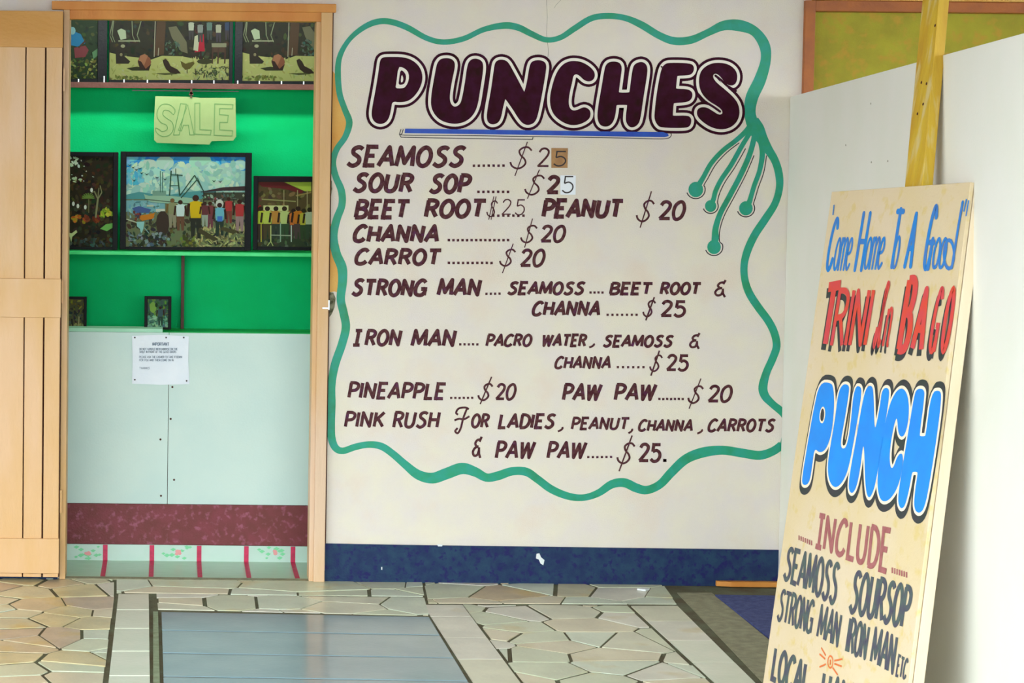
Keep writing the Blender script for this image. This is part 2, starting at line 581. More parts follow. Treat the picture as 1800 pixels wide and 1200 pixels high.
# ------------------------------------------------------------------ floor pieces
def clip(poly, a, b):
    """keep the part of poly nearer to a than to b"""
    mx, my = (a[0] + b[0]) / 2, (a[1] + b[1]) / 2
    nx, ny = b[0] - a[0], b[1] - a[1]
    out = []
    for i in range(len(poly)):
        p, q = poly[i], poly[(i + 1) % len(poly)]
        dp = (p[0] - mx) * nx + (p[1] - my) * ny
        dq = (q[0] - mx) * nx + (q[1] - my) * ny
        if dp <= 0:
            out.append(p)
        if dp * dq < 0:
            t = dp / (dp - dq)
            out.append((p[0] + (q[0] - p[0]) * t, p[1] + (q[1] - p[1]) * t))
    return out


def area(p):
    return .5 * sum(p[i][0] * p[(i + 1) % len(p)][1] - p[(i + 1) % len(p)][0] * p[i][1] for i in range(len(p)))


def inset(poly, d):
    if area(poly) < 0:
        poly = poly[::-1]
    # clip against each edge moved inwards
    res = poly[:]
    n = len(poly)
    for i in range(n):
        p, q = poly[i], poly[(i + 1) % n]
        e = Vector((q[0] - p[0], q[1] - p[1]))
        if e.length < 1e-5:
            continue
        e.normalize()
        nx, ny = -e.y, e.x
        c = p[0] * nx + p[1] * ny + d
        out = []
        for j in range(len(res)):
            a, b = res[j], res[(j + 1) % len(res)]
            da, db = a[0] * nx + a[1] * ny - c, b[0] * nx + b[1] * ny - c
            if da >= 0:
                out.append(a)
            if da * db < 0:
                t = da / (da - db)
                out.append((a[0] + (b[0] - a[0]) * t, a[1] + (b[1] - a[1]) * t))
        res = out
        if len(res) < 3:
            return []
    return res


def slab(name, poly, m, parent=None, top=0.0, j=.0008, depth=.016, bevel=True):
    if area(poly) < 0:
        poly = poly[::-1]
    tx, ty = random.uniform(-j, j) * 2, random.uniform(-j, j) * 2
    cx = sum(p[0] for p in poly) / len(poly)
    cy = sum(p[1] for p in poly) / len(poly)
    dz = random.uniform(-j, 0)
    mb = MB()
    n = len(poly)
    inn = [(cx + (p[0] - cx) * .998, cy + (p[1] - cy) * .998) for p in poly]
    zt = lambda p: top + dz + tx * (p[0] - cx) + ty * (p[1] - cy)
    vs = [(p[0], p[1], top - depth) for p in poly] + [(p[0], p[1], zt(p) - .0003) for p in poly] + [(p[0], p[1], zt(p)) for p in inn]
    fs = [(i, (i + 1) % n, n + (i + 1) % n, n + i) for i in range(n)]
    fs += [(n + i, n + (i + 1) % n, 2 * n + (i + 1) % n, 2 * n + i) for i in range(n)]
    fs.append(tuple(range(2 * n, 3 * n)))
    mb.add(vs, fs)
    return mb.build(name, m, parent, fix=False)


def crazy(pxp, spacing, mats, joint=.004, fixed=None):
    poly = pxpoly(FLOOR, pxp)
    if area(poly) < 0:
        poly = poly[::-1]
    xs, ys = [p[0] for p in poly], [p[1] for p in poly]
    seeds = []
    y = min(ys) - spacing
    r = 0
    while y < max(ys) + spacing:
        x = min(xs) - spacing + (r % 2) * spacing * .5
        while x < max(xs) + spacing:
            seeds.append((x + random.uniform(-.46, .46) * spacing, y + random.uniform(-.46, .46) * spacing * 1.1))
            x += spacing
        y += spacing * .95
        r += 1
    for i, s in enumerate(seeds):
        c = poly[:]
        for k, t in enumerate(seeds):
            if k != i and abs(t[0] - s[0]) + abs(t[1] - s[1]) < spacing * 5:
                c = clip(c, s, t)
                if len(c) < 3:
                    break
        if len(c) < 3 or abs(area(c)) < .0006:
            continue
        c = inset(c, joint * random.choice((.5, .8, 1.1, 1.7)))
        if len(c) >= 3:
            slab('stone', c, mats(s), floor, j=.0012)


def near_left(s):
    # the far left corner is warmer stone
    if s[0] < -.2 and s[1] > -1.3 and random.random() < .85:
        return random.choice(WARM)
    return random.choice(STONE)


FX = lambda x, y: FLOOR.at(x, y)
crazy([(-560, 1005), (203, 1010), (203, 1042), (150, 1500), (-560, 1500)], .17, near_left, .0065)
crazy([(203, 1010), (742, 1016), (748, 1048), (203, 1041)], .3, lambda s: random.choice(STONE), .005)
crazy([(274, 1042.5), (748, 1049), (757, 1081), (276, 1070)], .22, lambda s: random.choice(STONE), .0045)
crazy([(742, 1016), (1166, 1026), (1192, 1061), (752, 1059)], .22, lambda s: random.choice(STONE + WARM[:1] + WARM[3:]), .0045)
crazy([(812, 1061), (1105, 1063), (1592, 1516), (1159, 1516)], .19, lambda s: random.choice(STONE), .0055)


def strip(l0, l1, r0, r1, ys, m, joint=.003, name='tile', tilt=0.0, mats=None):
    """tiles between a left line l0-l1 and a right line r0-r1 (photo points), cut at the rows ys"""
    def on(a, b, y):
        t = (y - a[1]) / (b[1] - a[1])
        return (a[0] + (b[0] - a[0]) * t, y)
    for a, b in zip(ys[:-1], ys[1:]):
        pl = [on(l0, l1, a), on(r0, r1, a + tilt), on(r0, r1, b + tilt), on(l0, l1, b)]
        c = inset(pxpoly(FLOOR, pl), joint)
        if len(c) >= 3:
            slab(name, c, random.choice(mats) if mats else m, floor, j=.0005)


strip((206, 1042), (184, 1230), (264, 1042), (267, 1230), [1043, 1071, 1104, 1144, 1187, 1235, 1290, 1350, 1430, 1516], M['tile'], .005)
strip((756, 1083), (850, 1230), (814, 1062), (940, 1230), [1062, 1083, 1120, 1158, 1202, 1252, 1310, 1380, 1450, 1516], M['tile'], mats=[M['tile'], STONE[0], STONE[2]])
strip((1112, 1068), (1256, 1200), (1190, 1062), (1326, 1196), [1064, 1091, 1125, 1163, 1205, 1255, 1320, 1400, 1516], M['tile'], mats=[STONE[2], STONE[0], M['tile']])
strip((279, 1073), (283, 1230), (758, 1083), (848, 1230), [1074, 1107, 1147, 1188, 1236, 1292, 1360, 1436, 1516], M['slate'], .009, tilt=9)
# dark joint channel left of the grey tiles is the grout itself; the curb at the right
strip((1190, 1041), (1338, 1196), (1250, 1040), (1446, 1200), [1041, 1120, 1210, 1330, 1516], M['conc'], .001, name='curb_stone')

strip((269, 1046), (269, 1230), (278, 1074), (282, 1230), [1074, 1516], M['channel'], .0005, name='joint_strip')
# carpet and loose wooden strip by the partition
C4 = pxpoly(FLOOR, [(1257, 1047), (1376, 1049), (1520, 1200), (1452, 1200)])
mb = MB()
mb.prism([(p[0], p[1], -.003) for p in C4], (0, 0, .008))
mb.build('carpet_mat', M['carpet'], label='dark blue carpet piece on the floor between the stone curb and the sign', cat='carpet')
a = FLOOR.at(1257, 1040)
mb = MB()
x0 = WALL.at(1256, 1030)[0]
ply = [(x0, -.03, .0), (x0 + .05, -.04, .0), (x0 + .235, -.04, .0), (x0 + .235, -.012, .0), (x0, -.012, .0)]
mb.prism(ply, (0, 0, .018))
mb.build('wood_strip', M['orange'], label='ragged orange wooden strip lying along the foot of the navy skirting', cat='wood', bevel=.002)
p = FLOOR.w(1131, 1037)
mb = MB()
mb.prism([(p.x - .022, p.y, .0), (p.x + .004, p.y - .018, .0), (p.x + .022, p.y + .004, .0), (p.x + .01, p.y + .02, .0), (p.x - .012, p.y + .014, .0)], (0, 0, .006))
mb.build('plaster_flake', M['white_chip'], label='small white flake of plaster on the floor under the menu wall', cat='debris')

# ------------------------------------------------------------------ door frame and open leaf
door = empty('door_1', kind='structure')
DF = -.03
zt, zb = wz(5, 330), wz(36, 330)
JX = wx(577, 500)
# header: outer casing and the stepped stop under it
box('header', (wx(92, 10), DF, wz(20, 330)), (JX + .012, .0, zt), M['orange'], door, .002)
box('header_stop', (OX0, -.012, zb), (OX1 + .012, .06, wz(20, 330) + .002), M['orange'], door, .002)
# right jamb: face, inner stop and reveal
box('jamb', (wx(556, 600), DF, 0), (JX, .0, wz(20, 330)), M['tan'], door, .0025)
box('jamb_stop', (wx(548, 600), -.014, 0), (wx(556, 600) + .001, .09, zb), M['tan'], door, .0015)
box('jamb', (wx(108, 600), DF + .004, 0), (wx(118.5, 600), .1, wz(20, 330)), M['tan'], door, .002)
box('jamb_gap', (JX, -.003, 0), (JX + .005, -.0002, zt), M['groove'], door)
box('threshold', (OX0 + .012, -.012, -.012), (OX1 - .012, .03, .001), M['conc'], door, .002)

leaf = empty('door_leaf')
leaf.parent = door
LX1 = wx(106, 500) * .985
LY0, LY1 = -.075, -.045       # boards
LX0 = LX1 - .78
z_b, z_t = .012, WALL.off(.08).at(50, 19)[1]
P8 = WALL.off(.08)
zrow = [P8.at(60, y)[1] for y in (1008, 947, 558, 490, 83, 19)]
# vertical boards behind the rails
edges = [LX1]
for px in (77, 42):
    edges.append(P8.at(px, 500)[0])
while edges[-1] > LX0 + .1:
    edges.append(edges[-1] - .125)
for a, b in zip(edges[:-1], edges[1:]):
    g = .0028 if a == edges[1] or b == edges[1] else .0012
    box('board', (b + g, LY0 + .012, z_b + .002), (a - g, LY1, z_t - .002), M['tan'], leaf, .0015)
for z0, z1 in ((zrow[0], zrow[1]), (zrow[2], zrow[3]), (zrow[4], zrow[5])):
    box('rail', (LX0, LY0, z0), (LX1, LY0 + .012, z1), M['tan_dark'] if z1 > 1.9 else M['tan'], leaf, .0015)
box('door_backing', (LX0, LY1 + .0005, z_b), (LX1, LY1 + .006, z_t), M['groove'], leaf)
mb = MB()
for zz in (.28, 1.02, 1.76):
    mb.box((LX1 + .001, LY1 - .004, zz - .04), (wx(112, 600), LY1 + .006, zz + .04))
mb.build('hinge', M['tan'], leaf)
# bolt and strike on the right jamb
st = WALL.at(574, 535)
mb = MB()
mb.box((JX - .001, DF - .004, st[1] - .016), (JX + .0035, DF + .012, st[1] + .017))
mb.box((JX - .022, DF - .006, st[1] - .013), (JX + .001, DF - .001, st[1] - .008))
mb.build('strike_plate', M['metal'], door, label='bright metal strike plate')
# broken plaster by the strike
mb = MB()
blob(mb, WALL, pxpoly(WALL, [(579, 513), (586, 514), (590, 524), (588, 540), (583, 552), (579, 557)]), .0012)
mb.build('broken_plaster', M['damage'], wall, label='bare grey patch beside the strike')
mb = MB()
blob(mb, WALL, pxpoly(WALL, [(579, 312), (583, 318), (584, 332), (582, 344), (579, 350)]), .0012)
mb.build('broken_plaster', M['damage'], wall)
mb = MB()
for pts in [[(579, 118), (582, 122), (586, 126), (596, 140), (606, 190), (612, 212), (606, 240), (590, 262), (583, 285), (580, 300), (579, 320)],
            [(578, 380), (583, 398), (596, 430), (603, 470), (598, 516), (588, 512), (578, 514)]]:
    blob(mb, WALL, pxpoly(WALL, pts), .0003)
blob(mb, WALL, pxpoly(WALL, [(579, 14), (584, 18), (586, 30), (583, 34), (583, 40), (584, 118), (579, 118)]), .0003)
mb.build('ochre_paint', M['ochre_paint'], wall, tri=True, label='ochre paint between frame and green border')
mb = MB()
ribbon(mb, WALL, pxpoly(WALL, [(962, -40), (961, 0), (962, 30), (961, 60), (964, 90), (963, 100)]), .0006, .0004)
ribbon(mb, WALL, pxpoly(WALL, [(986, 0), (978, 8), (974, 14)]), .0004, .0004)
mb.build('crack', M['damage'], wall)

# ------------------------------------------------------------------ right opening
win = empty('window_1', kind='structure')
fx0, fx1 = WALL.at(1411, 90)[0], WX0 + .03
f_t = WALL.at(1500, 2)[1]
box('window_frame', (fx0, -.022, WZ0), (WALL.at(1429, 90)[0], .05, f_t), M['rust'], win, .002)
tilt = 0
box('window_frame', (WALL.at(1429, 90)[0], -.022, WALL.at(1450, 20)[1]), (WX0 + 1.25, .05, f_t), M['rust'], win, .002)
box('window_frame', (WALL.at(1429, 90)[0], -.022, WZ0 - .03), (WX0 + 1.25, .05, WZ0 + .02), M['rust'], win, .002)
box('shutter_panel', (WX0 - .02, .052, WZ0 - .02), (WX0 + 1.22, .07, f_t), M['olive'], win)
box('window_ledge', (WX0 + .0, -.03, f_t + .001), (WX0 + 1.25, .0, f_t + .05), M['ochre_paint'], win, .002)

# ------------------------------------------------------------------ menu painted on the wall
# wavy border: photo centreline with width in pixels
border = [(1322, 216, 20), (1318, 196, 19), (1322, 170, 21), (1336, 140, 20), (1346, 105, 17), (1343, 78, 18), (1326, 55, 16),
          (1300, 45, 19), (1272, 45, 16), (1245, 57, 12), (1215, 70, 13), (1185, 72, 13), (1158, 62, 12), (1128, 44, 12),
          (1100, 32, 10), (1070, 28, 10), (1040, 32, 10), (1010, 50, 10), (985, 66, 9), (960, 70, 9), (935, 60, 10),
          (910, 48, 11), (885, 45, 11), (850, 52, 9), (815, 68, 9), (780, 74, 9), (750, 67, 9), (715, 48, 10), (685, 38, 10),
          (660, 39, 10), (635, 51, 9), (612, 72, 8), (597, 100, 9), (594, 130, 10), (597, 165, 10), (606, 192, 10),
          (614, 215, 11), (607, 240, 10), (592, 262, 10), (585, 285, 11), (590, 310, 11), (600, 335, 12), (601, 360, 12),
          (592, 385, 13), (586, 415, 14), (591, 445, 15), (601, 470, 16), (602, 495, 15), (599, 525, 14), (604, 550, 14),
          (608, 575, 14), (601, 605, 14), (589, 640, 14), (583, 675, 13), (583, 710, 13), (582, 745, 13), (583, 770, 13),
          (590, 787, 12), (603, 792, 11), (625, 785, 11), (648, 781, 11), (670, 784, 12), (690, 797, 12), (712, 816, 13),
          (735, 834, 16), (760, 840, 18), (785, 832, 19), (812, 823, 19), (835, 829, 16), (855, 839, 14), (875, 836, 15),
          (900, 828, 14), (925, 829, 14), (945, 842, 13), (970, 860, 13), (1000, 872, 12), (1027, 874, 11), (1052, 866, 12),
          (1075, 851, 14), (1097, 848, 15), (1118, 857, 15), (1137, 861, 14), (1160, 851, 14), (1180, 830, 15),
          (1205, 807, 16), (1235, 795, 17), (1270, 791, 15), (1305, 796, 15), (1335, 800, 15), (1358, 793, 14), (1374, 782, 14)]
b2 = [(1374, 786, 9), (1376, 770, 5), (1377, 745, 2), (1377, 735, 4), (1372, 722, 12), (1358, 710, 12), (1345, 696, 14), (1341, 680, 15),
      (1347, 655, 13), (1358, 630, 13), (1365, 608, 13), (1361, 585, 13), (1350, 563, 13), (1333, 540, 13), (1317, 515, 13),
      (1309, 490, 12), (1308, 465, 12), (1314, 440, 13), (1327, 412, 13), (1345, 385, 13), (1362, 358, 12), (1370, 330, 12),
      (1369, 305, 13), (1362, 282, 13), (1350, 262, 15), (1340, 245, 19), (1330, 228, 26), (1322, 212, 22)]
mb = MB()


def wavy(mb, pl, pts, n, extra=0.0, sh=(0, 0), cap='flat', nn=6):
    q = smooth(pts, n=nn)
    c, h = [], []
    for x, y, w in q:
        a = pl.at(x + sh[0], y + sh[1])
        b = pl.at(x + 10 + sh[0], y + sh[1])
        k = math.hypot(a[0] - b[0], a[1] - b[1]) / 10
        c.append(a)
        h.append((w / 2 * 1.06 + extra) * k)
    ribbon(mb, pl, c, h, n, cap=cap)


wavy(mb, WALL, border, .0008)
wavy(mb, WALL, b2, .0010)
drips = [([(1324, 216, 12), (1310, 232, 9), (1292, 248, 8), (1270, 265, 8), (1250, 287, 8), (1237, 310, 8), (1230, 322, 9)], (1223, 333, 13)),
         ([(1326, 218, 10), (1317, 235, 8), (1303, 258, 8), (1285, 290, 8), (1268, 315, 8), (1258, 335, 8), (1254, 350, 8)], (1249, 362, 10)),
         ([(1330, 218, 10), (1326, 240, 9), (1318, 270, 9), (1303, 305, 9), (1282, 345, 9), (1266, 375, 9), (1258, 400, 10), (1257, 420, 12)], (1255, 434, 12)),
         ([(1330, 216, 12), (1336, 245, 9), (1340, 270, 9), (1335, 300, 8), (1326, 325, 8), (1320, 345, 8), (1317, 355, 9)], (1311, 366, 12))]
shb = MB()
for i, (path, (cx, cy, r)) in enumerate(drips):
    for sgn, ext, mbx, nn in ((1, 0, shb, .0004 + i * 2e-5),):
        p2 = [(x + 7.5, y + 3, 1.6) for x, y, w in path[2:]]
        ring = [(cx + (r + 3.5) * math.cos(t), cy + (r + 3) * math.sin(t), 1.8) for t in [math.radians(a) for a in range(-20, 165, 15)]]
        wavy(mbx, WALL, p2 + ring, nn, nn=3)
    wavy(mb, WALL, path + [(cx, cy, 9)], .0011 + i * 2e-5)
    blob(mb, WALL, pxpoly(WALL, [(cx + r * math.cos(t), cy + r * 1.05 * math.sin(t)) for t in [k * math.pi / 9 for k in range(18)]]), .0012 + i * 2e-5)
mb.build('painted_border', M['teal'], wall, fix=False, label='wavy green painted border with four drips')
shb.build('drip_outline', M['dark_ink'], wall, fix=False)

CR1 = lambda x, y: (630 + x * .14444, 80 + y * .14444)
CR2 = lambda x, y: (850 + x * .14444, 80 + y * .14444)
CR3 = lambda x, y: (1070 + x * .14444, 80 + y * .14444)
big = [
    (CR1, [(262, 180), (290, 146), (350, 138), (560, 140), (680, 190), (760, 280), (785, 400), (750, 520), (680, 620), (600, 680), (500, 692), (412, 680),
           (400, 760), (375, 880), (330, 940), (260, 960), (190, 930), (158, 860), (165, 760), (210, 530), (250, 280)]),
    (CR1, [(960, 210), (1000, 160), (1080, 150), (1140, 165), (1175, 210), (1170, 290), (1140, 420), (1110, 600), (1115, 690), (1150, 740), (1190, 745),
           (1240, 710), (1265, 620), (1300, 420), (1325, 230), (1365, 170), (1430, 155), (1495, 180), (1520, 230), (1515, 330), (1480, 550), (1450, 740),
           (1390, 860), (1290, 935), (1160, 958), (1020, 925), (930, 850), (880, 740), (885, 600), (920, 400), (945, 260)]),
    (CR2, [(140, 200), (190, 170), (260, 175), (305, 210), (360, 310), (430, 440), (492, 560), (497, 560), (530, 430), (560, 230), (600, 185), (680, 175), (740, 195),
           (765, 240), (755, 340), (710, 600), (665, 830), (630, 930), (560, 970), (490, 960), (430, 900), (350, 770), (268, 655), (262, 655), (235, 760), (215, 870),
           (180, 940), (110, 965), (55, 940), (35, 880), (45, 780), (90, 540), (125, 280)]),
    (CR2, [(1100, 185), (1200, 200), (1300, 260), (1355, 330), (1350, 400), (1300, 440), (1230, 430), (1170, 370), (1125, 345), (1090, 370), (1080, 440),
           (1050, 560), (1032, 680), (1045, 760), (1090, 795), (1150, 780), (1220, 745), (1280, 770), (1305, 820), (1290, 890), (1220, 940), (1130, 970),
           (1030, 965), (930, 915), (850, 840), (810, 740), (805, 620), (840, 460), (890, 320), (960, 230), (1030, 195)]),
    (CR3, [(-43, 250), (-13, 210), (30, 195), (90, 195), (140, 215), (160, 270), (150, 350), (122, 560), (125, 572), (245, 572), (252, 560), (265, 450), (290, 270), (320, 220), (390, 195),
           (445, 215), (472, 270), (465, 370), (420, 640), (385, 900), (350, 970), (290, 1000), (240, 985), (205, 920), (210, 830), (222, 735), (220, 722),
           (98, 722), (92, 735), (85, 820), (60, 920), (10, 980), (-60, 990), (-115, 960), (-143, 880), (-130, 740), (-95, 540), (-60, 330)]),
    (CR3, [(640, 280), (680, 225), (740, 208), (990, 215), (1035, 250), (1035, 310), (1000, 355), (940, 365), (840, 368), (832, 376), (818, 515), (822, 525), (960, 530), (1010, 560),
           (1020, 610), (1000, 660), (950, 690), (797, 700), (788, 710), (778, 845), (784, 855), (960, 850), (1000, 880), (1005, 930), (985, 985), (920, 1005), (640, 1000),
           (590, 970), (555, 900), (555, 820), (580, 600), (610, 420)]),
    (CR3, [(1350, 208), (1450, 225), (1530, 280), (1565, 350), (1560, 430), (1530, 480), (1470, 490), (1410, 450), (1360, 380), (1310, 340), (1270, 350),
           (1270, 400), (1320, 460), (1420, 540), (1520, 630), (1580, 720), (1595, 830), (1560, 930), (1480, 1000), (1370, 1025), (1250, 1000), (1140, 930),
           (1075, 860), (1070, 790), (1110, 750), (1190, 750), (1270, 800), (1340, 845), (1385, 830), (1375, 780), (1310, 730), (1220, 680), (1140, 600),
           (1100, 510), (1095, 400), (1120, 310), (1180, 250), (1260, 215)])]


def chaikin(p, it=2):
    for _ in range(it):
        q = []
        for i in range(len(p)):
            a, b = p[i], p[(i + 1) % len(p)]
            q += [(a[0] * .75 + b[0] * .25, a[1] * .75 + b[1] * .25), (a[0] * .25 + b[0] * .75, a[1] * .25 + b[1] * .75)]
        p = q
    return p


def halo(mb, pl, pts, hw, n, sh=(0, 0)):
    """a closed run of paint around an outline: one quad per edge and one disc per bend"""
    m = len(pts)
    for i in range(m):
        a, b = pts[i], pts[(i + 1) % m]
        a = (a[0] + sh[0], a[1] + sh[1])
        b = (b[0] + sh[0], b[1] + sh[1])
        d = Vector((b[0] - a[0], b[1] - a[1]))
        if d.length < 1e-7:
            continue
        d.normalize()
        e = (-d.y * hw, d.x * hw)
        k = n + (i % 7) * 4e-6
        blob(mb, pl, [(a[0] + e[0], a[1] + e[1]), (b[0] + e[0], b[1] + e[1]), (b[0] - e[0], b[1] - e[1]), (a[0] - e[0], a[1] - e[1])], k)
        blob(mb, pl, [(a[0] + hw * math.cos(t), a[1] + hw * math.sin(t)) for t in [q * math.pi / 6 for q in range(12)]], k + 2e-6)


o1, o2, o3 = MB(), MB(), MB()
kx = .002
for i, (f, pts) in enumerate(big):
    q = [WALL.at(*f(*p)) for p in chaikin(pts, 2)]
    halo(o1, WALL, q, 9.8 * kx, .0010)
    halo(o2, WALL, q, 5.0 * kx, .0016)
    blob(o3, WALL, q, .0022)
# the counter of the P
hole = [(485, 260), (540, 265), (600, 310), (618, 380), (600, 460), (560, 515), (520, 522), (450, 520), (460, 460)]
hd = [(510, 300), (545, 310), (580, 360), (575, 430), (550, 475), (485, 480), (495, 400)]
hi = [(525, 345), (548, 400), (538, 445), (512, 450)]
blob(o2, WALL, [WALL.at(*CR1(*p)) for p in chaikin(hole, 1)], .0026)
blob(o3, WALL, [WALL.at(*CR1(*p)) for p in chaikin(hd, 1)], .0029)
blob(o2, WALL, [WALL.at(*CR1(*p)) for p in chaikin(hi, 1)], .0032)
for pth in ([(1298, 368), (1370, 425), (1440, 490), (1545, 552)], [(1085, 590), (1170, 680), (1270, 745), (1352, 803)]):
    ribbon(o1, WALL, [WALL.at(*CR3(*p)) for p in smooth(pth, n=3)], 2.0 * kx, .0028, cap='round')
hdg = o1.build('heading_outline', M['heading'], wall, fix=False)
o2.build('heading_gap', M['gapwhite'], wall, fix=False, tri=True)
o3.build('heading_letters', M['heading'], wall, fix=False, tri=True, label='large bubble lettering reading PUNCHES')
mb = MB()
blob(mb, WALL, pxpoly(WALL, [(712, 226), (760, 226.5), (900, 228.5), (1070, 231), (1165, 232), (1174, 235), (1175, 239), (1168, 241), (1070, 239.5), (900, 236.5), (711, 234)]), .0035)
mb.build('underline', M['blue'], wall, fix=False, tri=True, label='blue bar under the heading')
mb = MB()
ribbon(mb, WALL, pxpoly(WALL, smooth([(1177, 232), (1180, 237), (1174, 243), (1150, 244), (1070, 242), (936, 240), (800, 238), (712, 237.5), (707, 234), (709, 227)], n=4)), .0014, .0006)
ribbon(mb, WALL, pxpoly(WALL, [(705, 227), (702, 236), (705, 241), (800, 243), (936, 245), (937, 241)]), .0014, .0006)

# menu rows
rows = []


def row(label):
    r = MB()
    rows.append((r, label))
    return r


def slash(r, a, b, hw=.0018):
    ribbon(r, WALL, pxpoly(WALL, [a, b]), hw, .0016)


H1, H2, H3 = .0078, .0070, .0056
r = row('menu line for seamoss')
word(r, WALL, 'SEAMOSS', 607, 822, 256, 293, 257, 294, .2, H1, jig=.6)
dots(r, WALL, 833, 885, 291, 7)
word(r, WALL, '$', 894, 937, 257, 297, sl=.15, hw=.0032)
slash(r, (927, 249), (905, 309))
word(r, WALL, '2', 942, 968, 260, 294, sl=.1, hw=.0036)
r = row('menu line for sour sop')
word(r, WALL, 'SOUR', 618, 731, 304, 338, 305, 339, .2, H1, jig=.5)
word(r, WALL, 'SOP', 752, 831, 306, 340, sl=.2, hw=H1, jig=.5)
dots(r, WALL, 841, 893, 337, 7)
word(r, WALL, '$', 920, 959, 307, 343, sl=.15, hw=.0032)
slash(r, (948, 298), (927, 349))
word(r, WALL, '2', 958, 986, 309, 341, sl=.1, hw=.0072)
r = row('menu line for beet root and peanut')
word(r, WALL, 'BEET', 620, 723, 351, 384, sl=.2, hw=H1, jig=.5)
word(r, WALL, 'ROOT', 743, 857, 350, 383, sl=.2, hw=H1, jig=.5)
word(r, WALL, '$', 854, 876, 352, 381, sl=.12, hw=.0022)
slash(r, (868, 345), (859, 386), .0015)
slash(r, (872, 345), (863, 386), .0015)
word(r, WALL, '25', 880, 924, 350, 378, sl=.08, hw=.0022, pad=.35)
dots(r, WALL, 867, 920, 379, 7)
word(r, WALL, 'PEANUT', 950, 1098, 350, 383, 350, 383, .18, H1, jig=.5)
word(r, WALL, '$', 1116, 1152, 351, 390, sl=.15, hw=.0034)
slash(r, (1145, 336), (1125, 400), .0022)
word(r, WALL, '20', 1155, 1207, 353, 387, sl=.12, hw=.0062)
r = row('menu line for channa')
word(r, WALL, 'CHANNA', 618, 776, 395, 426, sl=.19, hw=H2 * 1.08, jig=.5)
dots(r, WALL, 789, 893, 422, 14)
word(r, WALL, '$', 913, 946, 395, 427, sl=.15, hw=.0032)
slash(r, (936, 384), (922, 435))
word(r, WALL, '20', 948, 996, 396, 426, sl=.12, hw=.0056)
r = row('menu line for carrot')
word(r, WALL, 'CARROT', 621, 778, 437, 466, sl=.19, hw=H2, jig=.5)
dots(r, WALL, 789, 864, 462, 10)
word(r, WALL, '$', 876, 908, 437, 468, sl=.15, hw=.0032)
slash(r, (902, 428), (883, 480))
word(r, WALL, '20', 912, 960, 438, 469, sl=.12, hw=.0056)
r = row('menu lines for the strong man mix')
word(r, WALL, 'STRONG', 616, 753, 490, 520, 491, 521, .16, H2, jig=.4)
word(r, WALL, 'MAN', 767, 849, 490, 520, sl=.19, hw=H2, jig=.4)
dots(r, WALL, 855, 878, 516, 4, r=2)
word(r, WALL, 'SEAMOSS', 890, 1031, 495, 518, sl=.22, hw=H3, jig=.3)
dots(r, WALL, 1038, 1059, 514, 4, r=2)
word(r, WALL, 'BEET', 1069, 1149, 496, 518, sl=.2, hw=H3)
word(r, WALL, 'ROOT', 1158, 1234, 496, 518, sl=.2, hw=H3)
word(r, WALL, '&', 1254, 1278, 491, 521, sl=.1, hw=.004)
word(r, WALL, 'CHANNA', 933, 1059, 529, 555, sl=.2, hw=H3 * 1.05, jig=.3)
dots(r, WALL, 1068, 1119, 553, 7, r=2)
word(r, WALL, '$', 1128, 1154, 527, 557, sl=.15, hw=.0032)
slash(r, (1150, 522), (1135, 563), .0028)
word(r, WALL, '25', 1159, 1207, 528, 557, sl=.08, hw=.0054)
r = row('menu lines for the iron man mix')
word(r, WALL, 'J', 618, 638, 579, 608, sl=.19, hw=H2 * .9, inset=True)
word(r, WALL, 'RON', 639, 709, 579, 608, sl=.19, hw=H2 * .9)
word(r, WALL, 'MAN', 721, 805, 579, 609, sl=.19, hw=H2 * .95)
dots(r, WALL, 809, 839, 605, 5, r=2)
word(r, WALL, 'PACRO', 852, 938, 587, 609, sl=.22, hw=H3 * .9, jig=.3)
word(r, WALL, 'WATER', 950, 1034, 587, 609, sl=.2, hw=H3 * .9, jig=.3)
word(r, WALL, ',', 1036, 1048, 586, 606, sl=.1, hw=.0036, inset=False)
word(r, WALL, 'SEAMOSS', 1058, 1186, 589, 610, sl=.22, hw=H3 * .9, jig=.3)
word(r, WALL, '&', 1210, 1232, 584, 612, sl=.1, hw=.004)
word(r, WALL, 'CHANNA', 973, 1077, 626, 648, sl=.2, hw=H3 * .85, jig=.3)
dots(r, WALL, 1086, 1131, 645, 6, r=2)
word(r, WALL, '$', 1140, 1166, 623, 653, sl=.15, hw=.0032)
slash(r, (1159, 616), (1144, 660), .0028)
word(r, WALL, '25', 1169, 1212, 623, 652, sl=.08, hw=.005)
r = row('menu line for pineapple and paw paw')
word(r, WALL, 'PINEAPPLE', 609, 786, 671, 700, 673, 702, .18, H2 * .85, jig=.3)
dots(r, WALL, 793, 830, 699, 6, r=2)
word(r, WALL, '$', 838, 868, 673, 704, sl=.15, hw=.0036)
slash(r, (864, 662), (844, 710), .0024)
word(r, WALL, '20', 869, 909, 674, 703, sl=.12, hw=.0048)
word(r, WALL, 'PAW', 986, 1060, 674, 704, sl=.18, hw=H2 * .9)
word(r, WALL, 'PAW', 1077, 1156, 674, 704, sl=.18, hw=H2 * .9)
dots(r, WALL, 1159, 1200, 701, 7, r=2)
word(r, WALL, '$', 1207, 1238, 677, 709, sl=.15, hw=.0036)
slash(r, (1232, 665), (1211, 718), .002)
word(r, WALL, '20', 1242, 1289, 677, 707, sl=.12, hw=.0052)
r = row('menu lines for the pink rush mix')
word(r, WALL, 'PINK', 603, 679, 723, 751, sl=.18, hw=H2 * .8)
word(r, WALL, 'RUSH', 688, 776, 723, 752, sl=.18, hw=H2 * .8)
word(r, WALL, 'f', 795, 827, 715, 762, sl=.1, hw=.0036)
word(r, WALL, 'OR', 826, 863, 727, 752, sl=.18, hw=H3 * .9)
word(r, WALL, 'LADIES', 874, 979, 727, 753, sl=.18, hw=H3)
